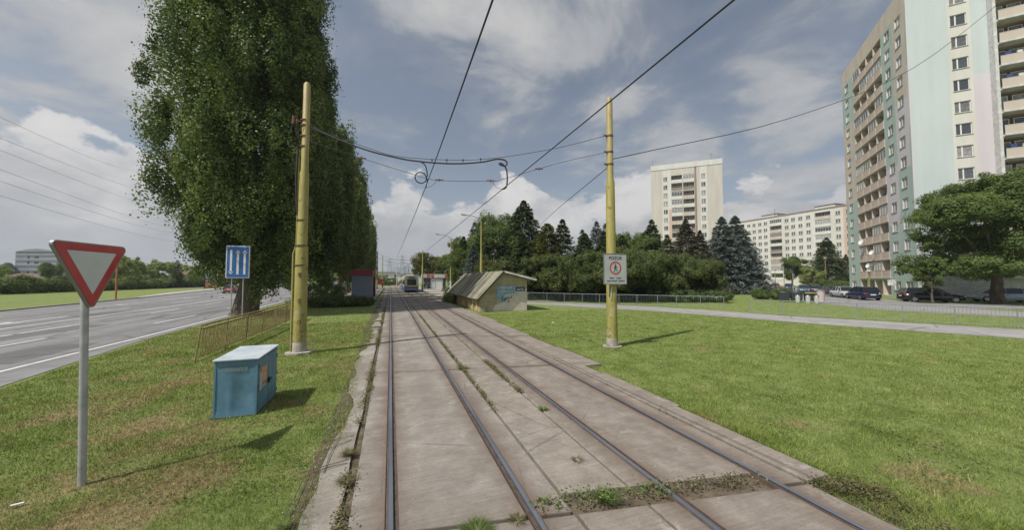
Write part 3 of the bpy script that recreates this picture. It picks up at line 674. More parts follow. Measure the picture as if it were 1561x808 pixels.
for p in ((-1.0, 12.68, 6.60), (1.55, 12.1, 5.93), (3.3, 11.69, 5.96), (5.0, 11.3, 6.45)):
    mb = MB(); x, y, z = p; mb.tube([(x - .14, y + .03, z + .0), (x + .14, y - .03, z + (.0))], .022, 'insul', 6); mb.tube([(x, y, z - .07), (x, y, z + .05)], .016, 'insul', 6); o = mb.build('insulator'); o.parent = lw
mb = MB(); mb.tube([(1.5, 12.1, 5.92), (1.3, 12.15, 5.70), (1.08, 12.2, 5.63)], .007, 'wire', 5); mb.build('dropper').parent = lw; mb = MB(); mb.tube([(3.35, 11.7, 5.93), (3.5, 11.65, 5.72), (3.69, 11.6, 5.66)], .007, 'wire', 5); mb.build('dropper').parent = lw
mb = MB(); mb.tube(smooth([(-2.62, 13.06, 7.58), (-1.9, 12.9, 7.28), (-.82, 12.64, 6.88), (.25, 12.4, 6.64), (.9, 12.25, 6.56), (1.6, 12.08, 6.52), (2.3, 11.93, 6.54), (3.0, 11.76, 6.62), (3.5, 11.64, 6.74), (3.78, 11.58, 6.72), (3.87, 11.57, 6.60), (3.80, 11.6, 6.52), (3.64, 11.62, 6.54), (3.60, 11.63, 6.60), (3.7, 11.6, 6.58), (3.84, 11.57, 6.40), (3.88, 11.57, 6.05), (3.84, 11.58, 5.75), (3.70, 11.6, 5.66)], 6), .028, 'plastic_dark', 8)
fc = tag(mb.build('feeder_cable'), 'thick black cable slung from the left yellow pole, with two hanging loops', 'cable')
lc = Vector((.93, 12.25, 5.98)); pts = [(.9, 12.25, 6.56), (1.06, 12.2, 6.45), (1.13, 12.2, 6.25), (1.15, 12.2, 6.05)] + [(lc.x + .19 * math.cos(a), 12.22, lc.z + .19 * math.sin(a)) for a in [R(q) for q in range(20, -340, -24)]] + [(1.15, 12.2, 5.9), (1.1, 12.2, 5.64)]
mb = MB(); mb.tube(smooth(pts, 3), .020, 'plastic_dark', 7); mb.build('hanging_loop').parent = fc
for x, y, z in ((1.3, 12.16, 6.56), (1.8, 12.04, 6.58), (2.35, 11.92, 6.6), (2.95, 11.78, 6.66)): mb = MB(); mb.tube([(x, y, z - .04), (x, y, z + .10)], .012, 'plastic_dark', 5); mb.box((x, y, z + .07), (.05, .04, .04), 'plastic_dark'); mb.build('cable_hanger').parent = fc
wire('feed_line', 'thin cable leaving the right yellow pole towards the top right corner', 'cable', smooth([(7.72, 10.66, 6.92), (18, 10.9, 10.2), (30, 11.3, 15.4), (44, 11.6, 23.9)], 5), .016, group='guy cables of the right yellow pole')
wire('feed_line', 'thin cable running down from the right yellow pole behind the conifers', 'cable', smooth([(7.54, 10.8, 6.60), (10.0, 20, 6.9), (13.1, 30, 7.38), (16.2, 42, 7.3)], 5), .014, group='guy cables of the right yellow pole')

# farther poles of the line and far span wires
def far_pole(x, y, h, label, col=None, pale=0):
    o = thing('catenary_pole', label, 'pole', (x, y, 0), 0, 'poles of the overhead line')
    mb = MB(); mb.tube([(0, 0, 0), (0, 0, h * .6), (0, 0, h * .61), (0, 0, h)], [.17, .15, .11, .1], col or M_YEL, 10); mb.build('shaft', o)
    if pale: mb = MB(); mb.tube([(0, 0, 0), (0, 0, 2.3)], [.185, .18], 'white_dirty', 10); mb.build('painted_foot', o)
    return o
far_pole(-3.0, 86, 9, 'yellow overhead-line pole with a white painted foot, on the end of the left platform', pale=1)
far_pole(-2.2, 102, 9, 'thinner yellow pole just behind the one on the left platform end')
far_pole(5.9, 70.5, 8.2, 'yellow overhead-line pole standing at the right flank of the tram')
far_pole(1.8, 116, 7.5, 'short pale pole far beyond the platforms, left of the tram', 'wall_tan')
far_pole(6.2, 150, 9, 'yellow pole seen over the tram roof, in front of the far trees')
for y, l in ((86, 'far span wire between the platform poles'), (70.5, 'far span wire above the back of the tram'), (118, 'farthest span wire over the tracks')):
    wire('span_wire', l, 'wire', smooth([(-3.0, y, 7.6), (.7, y, 6.3), (3.6, y, 6.3), (6.0, y, 7.4)], 5), .018, group=G1)
# street lamps along the right side
def street_lamp(x, y, h, label, arm=2.0, dirx=-1, pale=0, rot=0, group='street lamps behind the shed'):
    o = thing('street_lamp', label, 'street lamp', (x, y, 0), rot, group)
    mb = MB(); mb.tube([(0, 0, 0), (0, 0, h * .55), (0, 0, h * .56), (0, 0, h * .93)], [.14, .12, .085, .07], M_YEL, 10); mb.build('post', o)
    if pale: mb = MB(); mb.tube([(0, 0, 0), (0, 0, 2.2)], [.155, .15], 'white_dirty', 10); mb.build('painted_foot', o)
    mb = MB(); mb.tube(smooth([(0, 0, h * .92), (dirx * .15, 0, h * .95), (dirx * arm * .55, 0, h * .99), (dirx * arm, 0, h)], 5), .04, 'galv', 8); mb.build('arm', o)
    mb = MB(); mb.box((dirx * (arm + .2), 0, h - .01), (.62, .2, .10), 'galv', ry=-dirx * .12); mb.box((dirx * (arm + .2), 0, h - .07), (.4, .15, .05), 'lamp_clear', ry=-dirx * .12); mb.build('lamp_head', o)
    return o
street_lamp(9.34, 36.9, 9.5, 'yellow street lamp rising behind the shed roof, the taller of the two curved arms', 1.75)
street_lamp(8.9, 54.5, 9.5, 'street lamp with a pale lower post left of the shed, second in the row', 1.9, pale=1)

# high-voltage lines far on the left
hv = [((-1.076, 1.417, .471), (-.70, 1.293, .311)), ((-1.075, 1.419, .41), (-.6, 1.26, .235)), ((-1.074, 1.42, .375), (-.6, 1.26, .20)), ((-1.073, 1.423, .319), (-.565, 1.253, .141)), ((-1.073, 1.424, .285), (-.565, 1.253, .128)), ((-1.072, 1.426, .243), (-.56, 1.252, .105)), ((-1.0, 1.39, .52), (-.8, 1.32, .40))]
def hvp(d, s_): return (d[0] * s_, d[1] * s_, 2.45 + d[2] * s_)
for i, (a, b_) in enumerate(hv[:6]):
    A = Vector(hvp(a, 75)); B = Vector(hvp(b_, 210)); A0 = A + (A - B) * .5; B1 = B + (B - A) * .8
    mid = (A + B) / 2; wire('power_line', ['topmost', 'second', 'third', 'fourth', 'fifth', 'lowest'][i] + ' of the six thin power lines crossing the sky left of the big poplar', 'power line', smooth([A0 + Vector((0, 0, 3)), A, mid - Vector((0, 0, 1.6)), B, B1 + Vector((0, 0, 3))], 6), .038, 'steel', 'high-voltage lines over the road')
def pylon(x, y, h, label):
    o = thing('pylon', label, 'pylon', (x, y, 0), 0, 'lattice pylons on the horizon'); mb = MB(); w = h * .11
    def wd(z): return w * (1 - z / h) ** .8 + .25
    zs_ = [h * k / 9 for k in range(10)]
    for sx in (-1, 1):
        for sy in (-1, 1): mb.tube([(sx * wd(z), sy * wd(z), z) for z in zs_], .16, 'steel', 4)
        for a, b_ in zip(zs_[:-1], zs_[1:]): mb.tube([(-wd(a), sx * wd(a), a), (wd(b_), sx * wd(b_), b_)], .1, 'steel', 4); mb.tube([(wd(a), sx * wd(a), a), (-wd(b_), sx * wd(b_), b_)], .1, 'steel', 4)
    mb.build('lattice_mast', o)
    for z in (.70, .82, .93):
        m2 = MB(); m2.tube([(-h * .16, 0, z * h), (0, 0, z * h + .8), (h * .16, 0, z * h)], .18, 'steel', 4); m2.build('cross_arm', o)
pylon(-1.4, 424, 27, 'grey lattice pylon on the horizon left of the tram')
pylon(10.7, 367, 27, 'grey lattice pylon on the horizon just above the tram roof')

# ------------------------------------------------------------------ yield sign
ys_ = thing('yield_sign', 'red-bordered white give-way triangle on a grey post in the near dry grass', 'road sign', (-3.43, 5.66, 0))
mb = MB(); mb.tube([(0, 0, -.05), (0, 0, 2.88)], .036, 'galv', 16); mb.build('post', ys_)
ux = Vector((.15, .99, 0)).normalized(); nn = Vector((ux.y, -ux.x, 0))
def tri_pts(side, r, off, cz=2.612):
    h = side * math.sqrt(3) / 2; P = []
    C3 = [(-side / 2, h / 3), (side / 2, h / 3), (0, -2 * h / 3)]
    for k, (x, z) in enumerate(C3):
        dx, dz = -x, -z; L = math.hypot(x, z); cx_, cz_ = x * (1 - 2 * r / L), z * (1 - 2 * r / L)
        a0 = math.atan2(z, x)
        for q in range(-3, 4): a_ = a0 - R(20 * q); P.append(nn * off + ux * (cx_ + r * math.cos(a_)) + Vector((0, 0, cz + cz_ + r * math.sin(a_))))
    return P
def tri_plate(mb, side, r, o0, o1, m):
    a = tri_pts(side, r, o0); b_ = tri_pts(side, r, o1); n = len(a)
    mb.add(a + b_, [tuple(range(n)), tuple(range(n, 2 * n))] + [(i, (i + 1) % n, n + (i + 1) % n, n + i) for i in range(n)], m)
ys_.rotation_euler = (-.012, -.034, 0)
mb = MB(); tri_plate(mb, .96, .05, .040, .072, 'steel'); mb.build('backing_rim', ys_)
mb = MB(); tri_plate(mb, .90, .035, .070, .076, 'sign_red'); mb.build('red_border', ys_)
mat('sign_face', (.58, .61, .61), (.64, .67, .66), scale=3, rough=.4)
mb = MB(); tri_plate(mb, .60, .006, .074, .0795, 'sign_face'); mb.build('white_face', ys_)
for z in (2.45, 2.75): mb = MB(); mb.tube([(0, 0, z - .02), (0, 0, z + .02)], .045, 'steel', 12); mb.build('clamp', ys_)
mb = MB(); mb.box((-3.75, 5.35, .035), (.085, .03, .01), 'white', rz=.6, ry=.1); mb.build('litter') and None
tag(bpy.data.objects['litter'], 'small white scrap of litter lying in the grass left of the give-way sign post', 'litter')

# lane sign (three arrows)
ls = thing('lane_sign', 'blue sign with one white arrow down and two up, before the thick poplar trunk', 'road sign', (-8.72, 25.1, 0))
mb = MB(); mb.b2(-.6, .6, -.02, .02, 2.52, 4.48, 'sign_pale'); mb.build('border', ls, bevel=.03)
mb = MB(); mb.b2(-.54, .54, -.03, -.019, 2.58, 4.42, 'sign_blue'); mb.build('blue_face', ls)
for x, up in ((-.34, 0), (0, 1), (.34, 1)):
    mb = MB(); z0, z1 = 2.75, 4.22
    tip, st = (z1, z0) if up else (z0, z1); s_ = 1 if up else -1
    strip2(mb, [(x, st), (x, tip - s_ * .12)], .11, -.034, 'white'); mb.add([(x - .13, -.034, tip - s_ * .17), (x + .13, -.034, tip - s_ * .17), (x, -.034, tip)], [(0, 1, 2)], 'white'); mb.build('arrow', ls)
for x in (-.30, .28):
    mb = MB(); mb.tube([(x, .05, -.05), (x, .05, 4.2)], .03, 'galv', 10); mb.build('post', ls)

# ------------------------------------------------------------------ blue cabinet
cb = thing('utility_cabinet', 'dented blue metal cabinet with pale lid and orange sticker, standing on the grass', 'cabinet', (-2.26, 7.50, 0), R(0))
Wd, Dp, Hh = .63, 1.14, 1.0
mb = MB(); nx, nz = 16, 22; vs = []
for j in range(nz + 1):
    for i in range(nx + 1):
        u = i / nx; z = j / nz
        d = .035 * math.exp(-(((u - .66 + (z - .45) * .25) / .22) ** 2 + ((z - .40) / .28) ** 2)) - .012 * math.exp(-(((u - .38) / .06) ** 2 + ((z - .33) / .3) ** 2)) + .004 * math.sin(7 * u + 3 * z)
        fl = .035 * math.exp(-((z) / .08) ** 2)
        vs.append((-Wd + u * Wd - (fl if i == 0 else 0), d - fl * .3, .0 + z * Hh))
mb.add(vs, [(j * (nx + 1) + i, j * (nx + 1) + i + 1, (j + 1) * (nx + 1) + i + 1, (j + 1) * (nx + 1) + i) for j in range(nz) for i in range(nx)], 'tank_blue', True)
mb.quad((-Wd, 0, 0), (-Wd, Dp, 0), (-Wd, Dp, Hh + .02), (-Wd, 0, Hh), 'tank_blue'); mb.quad((-Wd, Dp, 0), (0, Dp, 0), (0, Dp, Hh + .02), (-Wd, Dp, Hh + .02), 'tank_blue')
mb.quad((-.012, .04, 0), (-.012, Dp, 0), (-.012, Dp, Hh + .02), (-.012, .04, Hh), 'tank_blue'); mb.b2(-.03, .004, -.008, .045, 0, Hh, 'tank_blue'); mb.b2(-Wd - .008, -Wd + .02, -.006, .03, 0, Hh, 'tank_blue'); mb.build('body', cb)
mb = MB(); mb.add([(-Wd - .03, -.035, Hh + .005), (.035, -.035, Hh + .005), (.035, Dp + .03, Hh + .04), (-Wd - .03, Dp + .03, Hh + .04), (-Wd - .03, -.035, Hh + .03), (.035, -.035, Hh + .03), (.03, Dp + .03, Hh + .065), (-Wd - .03, Dp + .03, Hh + .065)],
       [(0, 1, 2, 3), (4, 5, 6, 7), (0, 1, 5, 4), (1, 2, 6, 5), (2, 3, 7, 6), (3, 0, 4, 7)], 'tank_lid'); mb.build('lid', cb, bevel=.005)
mb = MB(); mb.b2(-.012, .006, .06, .575, .03, Hh - .02, 'tank_blue'); dr = mb.build('door', cb, bevel=.004)
mb = MB(); mb.b2(-.012, .006, .59, Dp - .02, .03, Hh - .02, 'tank_blue'); d2 = mb.build('door', cb, bevel=.004)
for z in (.15, .5, .85): mb = MB(); mb.tube([(.012, .065, z - .035), (.012, .065, z + .035)], .011, 'tank_blue', 8); mb.build('hinge', cb)
for z in (.15, .5, .85): mb = MB(); mb.tube([(.012, Dp - .03, z - .035), (.012, Dp - .03, z + .035)], .011, 'tank_blue', 8); mb.build('hinge', cb)
mb = MB(); mb.b2(-Wd - .02, .015, -.015, Dp + .01, -.02, .018, 'rail_side'); mb.build('base_frame', cb)
mb = MB(); mb.b2(.006, .05, .55, .66, .47, .51, 'plastic_dark'); mb.b2(.006, .035, .57, .61, .42, .52, 'plastic_dark'); mb.build('padlock', cb)
mb = MB(); mb.quad((.008, .20, .50), (.008, .50, .50), (.008, .50, .80), (.008, .20, .80), 'sticker'); mb.quad((.0085, .12, .40), (.0085, .22, .40), (.0085, .22, .72), (.0085, .12, .72), 'white_dirty'); mb.build('sticker', cb)
mb = MB(); strip2(mb, [(0, 0)], .01, 0, 'white_dirty') if False else None
for i_ in range(2): mb.quad((.0095, .26 + i_ * .1, .42), (.0095, .33 + i_ * .1, .42), (.0095, .33 + i_ * .1, .47), (.0095, .26 + i_ * .1, .47), 'white_dirty')
for i_ in range(3): mb.quad((.0095, .27 + i_ * .07, .55), (.0095, .295 + i_ * .07, .55), (.0095, .295 + i_ * .07, .68), (.0095, .27 + i_ * .07, .68), 'white_dirty')
mb.build('paper_scrap', cb)
mb = MB(); x = -.52
for k in range(7):
    strip2(mb, [(x, .80), (x + .015, .90), (x + .03, .79), (x + .05, .91)], .009, -.004 - k * .0002, 'scrawl'); x += .055
mb.build('faded_scrawl', cb)

# rusty railing on the left lawn
rg = thing('railing', 'rusty yellow-brown mesh railing leaning over the grass beside the road', 'railing', (-5.42, 12.95, 0))
L = 11.0; lean = .06
def rz_(y): return .03 * y / L
mb = MB()
for z in (1.06, .95): mb.tube([(lean * z, 0, z), (lean * z, L, z + .06)], .03, 'rail_rust', 8)
mb.tube([(0, 0, .12), (0, L, .14)], .02, 'rail_rust', 8); mb.build('rail', rg)
for i in range(7):
    mb = MB(); y = L * i / 6; mb.tube([(-.02, y - (.12 if i == 0 else 0), -.05), (lean, y, 1.06)], .022, 'rail_rust', 8); mb.build('post', rg)
mb = MB(); y = .12
while y < L: mb.tube([(.01, y - .02, .13), (lean * .95 + random.uniform(-.012, .012), y + random.uniform(-.02, .02), .96)], .011, 'rail_rust', 5, False); y += .10
tag(mb.build('baluster', rg), kind='stuff')

# ------------------------------------------------------------------ underpass shed
sx0, sx1, sy0, sy1 = 6.35, 10.15, 25.4, 39.6
shd = thing('underpass_shed', 'low shed with a lopsided corrugated roof and a painted gable wall, beside the right track', 'shed', (sx0, sy0, 0))
w_ = sx1 - sx0; l_ = sy1 - sy0
mb = MB()   # gable wall, pentagon: low left eave, ridge, higher right eave
rx = 1.75; zl, zr, zd = 1.02, 2.42, 2.98
def gable(mb, y0, y1, m):
    P = [(0, 0), (w_, 0), (w_, zr + .02), (rx, zd), (0, zl + .13)]; n = 5
    mb.add([(x, y0, z) for x, z in P] + [(x, y1, z) for x, z in P], [tuple(range(n)), tuple(reversed(range(n, 2 * n)))] + [(i, (i + 1) % n, n + (i + 1) % n, n + i) for i in range(n)], m)
gable(mb, 0, .25, 'plaster_grey'); mb.build('gable_wall', shd)
mb = MB(); mb.add([(.95, -.004, .02), (w_ - .002, -.004, .02), (w_ - .002, -.004, 1.75), (3.05, -.004, 1.62), (2.35, -.004, 1.1), (1.7, -.004, .62), (1.2, -.004, .5)], [tuple(range(7))], 'plaster_pink'); mb.build('pink_paint_patch', shd)
mb = MB(); gable(mb, l_ - .25, l_, 'plaster_grey'); mb.b2(w_ - .25, w_, .25, l_ - .25, 0, zr, 'plaster_grey'); mb.build('back_wall', shd)
mb = MB(); mb.b2(0, .22, .25, l_ - .25, 0, zl + .05, 'plaster_yellow')
mb.build('side_wall', shd)
for y in (.55, 1.9, 3.4, 5.2, 7.4, 10, 12.5):
    mb = MB(); mb.b2(-.10, .0, y, y + .42, 0, zl + .02, 'plaster_yellow'); mb.build('pilaster', shd, bevel=.02)
mb = MB()
for k in range(5): mb.b2(-.05 - random.random() * .15, .28 + random.random() * .1, -.12 - random.random() * .25, .05, 0, .18 + .1 * k * random.random(), 'plaster_grey')
mb.build('crumbled_corner', shd, bevel=.03)
# roof: standing seams
def slope(mb, xa, za, xb, zb, y0, y1, th=.07):
    mb.add([(xa, y0, za), (xb, y0, zb), (xb, y1, zb), (xa, y1, za), (xa, y0, za - th), (xb, y0, zb - th), (xb, y1, zb - th), (xa, y1, za - th)], [(0, 1, 2, 3), (7, 6, 5, 4), (0, 4, 5, 1), (1, 5, 6, 2), (2, 6, 7, 3), (3, 7, 4, 0)], 'shed_roof')
mb = MB(); slope(mb, -.30, .98, rx, 3.10, -.5, l_ + .3); slope(mb, rx + .002, 3.10, w_ + .62, 2.46, -.5, l_ + .3)
y = -.5
while y < l_ + .3:
    for (xa, za, xb, zb) in ((-.30, .985, rx, 3.105), (rx, 3.105, w_ + .62, 2.465)):
        mb.tube([(xa, y + .02, za + .012), (xb, y + .02, zb + .012)], .022, 'shed_roof', 4, False)
    y += .62
mb.build('roof', shd)
mb = MB(); mb.box((.72, -.52, 1.98), (3.0, .03, .12), 'plastic_dark', ry=-math.atan2(2.12, 2.05)); mb.box(((rx + w_ + .62) / 2, -.52, 2.72), (2.75, .03, .13), 'white_dirty', ry=math.atan2(.64, 2.67)); mb.build('fascia', shd)
mb = MB(); mb.tube([(-.36, -.5, .93), (-.36, l_ + .3, .93)], .05, 'plastic_dark', 8); mb.build('gutter', shd)
mb = MB(); mb.quad((1.25, -.008, 1.18), (2.75, -.008, 1.18), (2.75, -.008, 2.0), (1.35, -.008, 2.0), 'mural_blue'); mb.disc((1.75, -.009, 1.1), .42, (0, -1, 0), 'mural_blue', 20); mb.build('painted_panel', shd)
text('MESTSKÁ', .26, 'sign_pale', 'lettering', shd, frameM((2.05, -.011, 1.80), (1, 0, 0), (0, 0, 1))); text('DOPRAVA', .26, 'sign_pale', 'lettering', shd, frameM((2.05, -.011, 1.48), (1, 0, 0), (0, 0, 1)))
mb = MB(); mb.quad((2.85, -.008, 1.52), (3.65, -.008, 1.52), (3.65, -.008, 1.86), (2.85, -.008, 1.86), 'mural_dark'); mb.build('dark_plate', shd)
text('servis', .24, 'sign_pale', 'lettering', shd, frameM((3.25, -.011, 1.68), (1, 0, 0), (0, 0, 1)), bold=.004)
mb = MB(); mb.add([(1.95, -.012, .98), (2.3, -.012, .95), (2.6, -.012, 1.15), (3.1, -.012, 1.22), (3.1, -.012, 1.42), (2.5, -.012, 1.38), (2.0, -.012, 1.34), (1.85, -.012, 1.15)], [tuple(range(8))], 'graffiti_pale')
for P, w in (([(1.8, 1.1), (1.72, .95), (1.82, .85), (1.95, .9), (1.98, 1.05), (2.1, 1.02), (2.25, 1.08), (2.35, .98), (2.5, 1.02), (2.55, 1.2)], .05), ([(2.0, .95), (2.02, .72)], .045), ([(2.02, .92), (2.25, .95), (2.22, .75)], .04), ([(2.2, .74), (2.3, .68), (2.38, .82)], .04), ([(1.75, 1.12), (2.1, 1.4), (2.9, 1.42)], .025)):
    strip2(mb, P, w, -.014, 'graffiti_black')
mb.build('graffiti', shd)

# ------------------------------------------------------------------ left platform, kiosk
mb = MB(); mb.b2(-8.0, -1.6, 41.3, 100, 0, .20, 'track_concrete'); mb.b2(-8.0, -1.62, 41.15, 41.29, 0, .23, 'kerb'); struct(mb.build('left_platform'))
kk = thing('kiosk', 'slate-grey kiosk with a dark red roof band, on the platform under the poplars', 'kiosk', (-4.55, 46.5, .2))
mb = MB(); mb.b2(0, 2.32, 0, 3.6, 0, 2.72, 'kiosk_slate')
for k in range(1, 10): mb.b2(.02, 2.30, -.012, 0, k * .27, k * .27 + .02, 'kiosk_slate')
mb.build('shutter_body', kk); mb = MB(); mb.b2(-.28, 2.42, -.2, 4.6, 2.72, 3.45, 'kiosk_red'); mb.build('roof_band', kk, bevel=.03)
mb = MB(); mb.b2(2.322, 2.36, .3, 3.4, .9, 2.7, 'poster_red'); mb.b2(2.362, 2.38, .8, 1.5, .25, .85, 'poster_yellow'); mb.build('poster', kk)
mb = MB(); mb.b2(2.33, 2.6, 3.0, 4.4, 0, 2.6, 'plastic_dark'); mb.build('side_shelf', kk)
mb = MB(); mb.box((-.62, -.25, 1.35), (.55, .06, .95), 'white'); tbx = None
nb = thing('notice_board', 'white notice panel leaning beside the trunk left of the grey kiosk', 'notice board', (-5.35, 46.2, .2)); mb = MB(); mb.b2(-.3, .3, -.03, .03, .9, 1.9, 'white'); mb.build('panel', nb); mb = MB(); mb.tube([(0, .05, 0), (0, .05, 1.95)], .03, 'galv', 8); mb.build('post', nb)
tm = thing('ticket_booth', 'small dark red booth on legs near the end of the left platform', 'booth', (-2.75, 96, .2))
mb = MB(); mb.b2(-.75, .75, -.4, .4, .9, 2.1, 'kiosk_red'); mb.build('cabinet', tm); mb = MB(); mb.b2(-.85, .85, -.5, .5, 2.11, 2.25, 'plastic_dark'); mb.build('cap', tm)
for x in (-.65, .65): mb = MB(); mb.tube([(x, 0, 0), (x, 0, .9)], .07, 'plastic_dark', 8); mb.build('leg', tm)

# ------------------------------------------------------------------ right shelter
st_ = thing('tram_shelter', 'tram stop shelter with a red and white fascia and pale panels, right of the tram', 'shelter', (6.9, 80, .05))
mb = MB(); mb.b2(-.2, 5.3, -.2, 3.0, 3.0, 3.08, 'steel'); mb.build('roof', st_)
mb = MB(); mb.b2(-.22, 5.32, -.24, -.2, 2.75, 3.6, 'white_dirty')
for a, b_ in ((.75, 1.5), (1.65, 2.3), (4.75, 5.3)): mb.b2(a, b_, -.26, -.242, 2.8, 3.55, 'poster_red')
mb.b2(-.26, -.222, -.2, 3.0, 2.75, 3.6, 'white_dirty'); mb.build('fascia', st_)
for x in (0, 1.7, 2.6, 4.3, 5.2):
    mb = MB(); mb.b2(x - .05, x + .05, -.1, 0, 0, 3.0, 'white_dirty'); mb.build('post', st_)
mb = MB(); mb.b2(2.6, 4.2, -.04, 0, .2, 2.5, 'white'); mb.b2(1.75, 2.55, -.03, 0, .4, 2.6, 'sign_pale'); mb.build('info_panel', st_)
mb = MB(); mb.b2(0, 5.2, 2.7, 2.76, .2, 2.7, 'kiosk_slate'); mb.build('back_panel', st_)
mb = MB(); mb.b2(.2, 1.6, 1.9, 2.3, .4, .46, 'rail_rust'); mb.build('bench', st_)

def person(name, label, loc, rz, pose, top, legs_m, skirt=None):
    J = dict(pel=(0, 0, .95), sp=(0, 0, 1.18), ch=(0, .0, 1.40), nk=(0, 0, 1.52), hd=(0, .02, 1.66), ht=(0, 0, 1.76))
    for s_, n in ((-1, 'l'), (1, 'r')):
        st = pose.get('step', .1) * s_
        J['h' + n] = (s_ * .10, 0, .90); J['k' + n] = (s_ * .11, st * .6 + .02, .50); J['a' + n] = (s_ * .12, st, .08); J['t' + n] = (s_ * .13, st + .16, .04)
        J['s' + n] = (s_ * .19, 0, 1.42); J['e' + n] = (s_ * .25, -.02, 1.14); J['w' + n] = (s_ * .24, .12, .92); J['f' + n] = (s_ * .23, .15, .83)
    E = [('pel', 'sp'), ('sp', 'ch'), ('ch', 'nk'), ('nk', 'hd'), ('hd', 'ht')]
    for n in 'lr': E += [('pel', 'h' + n), ('h' + n, 'k' + n), ('k' + n, 'a' + n), ('a' + n, 't' + n), ('ch', 's' + n), ('s' + n, 'e' + n), ('e' + n, 'w' + n), ('w' + n, 'f' + n)]
    rad = dict(pel=.14, sp=.13, ch=.14, nk=.055, hd=.095, ht=.07, h=.10, k=.065, a=.045, t=.04, s=.07, e=.045, w=.032, f=.03)
    K = list(J); me = bpy.data.meshes.new(name); me.from_pydata([J[k] for k in K], [(K.index(a), K.index(b_)) for a, b_ in E], [])
    ob = bpy.data.objects.new('tmp', me); COL.objects.link(ob); ob.modifiers.new('s', 'SKIN'); sb_ = ob.modifiers.new('u', 'SUBSURF'); sb_.levels = 1
    for i, k in enumerate(K):
        r = rad[k] if k in rad else rad[k[0]]; me.skin_vertices[0].data[i].radius = (r, r * .85)
    me.skin_vertices[0].data[0].use_root = True
    m2 = bpy.data.meshes.new_from_object(ob.evaluated_get(bpy.context.evaluated_depsgraph_get())); COL.objects.unlink(ob); bpy.data.objects.remove(ob)
    m2.materials.clear()
    for m in ('skin', top, legs_m, 'hair'): m2.materials.append(MATS[m])
    for p in m2.polygons:
        z = p.center.z; p.use_smooth = True
        p.material_index = 0 if (z > 1.52 or (abs(p.center.x) > .2 and z < .92 and z > .75)) else (1 if z > .93 else 2)
        if z > 1.69 or (z > 1.58 and p.center.y < -.0): p.material_index = 3
    o = bpy.data.objects.new('person', m2); COL.objects.link(o); o.location = loc; o.rotation_euler.z = rz
    return tag(o, label, 'person', 'people waiting at the tram stop')
person('person', 'person in a dark coat standing at the left corner of the tram shelter', (7.1, 79.0, .05), R(150), {}, 'cloth_dark', 'cloth_dark')
person('person', 'person in grey top and dark trousers, second figure under the tram shelter', (7.9, 79.6, .05), R(200), {'step': .2}, 'cloth_grey', 'cloth_dark')
person('person', 'person in dark red top waiting on the left platform beside the dark red booth', (-2.0, 95, .2), R(190), {'step': .12}, 'cloth_red', 'cloth_dark')

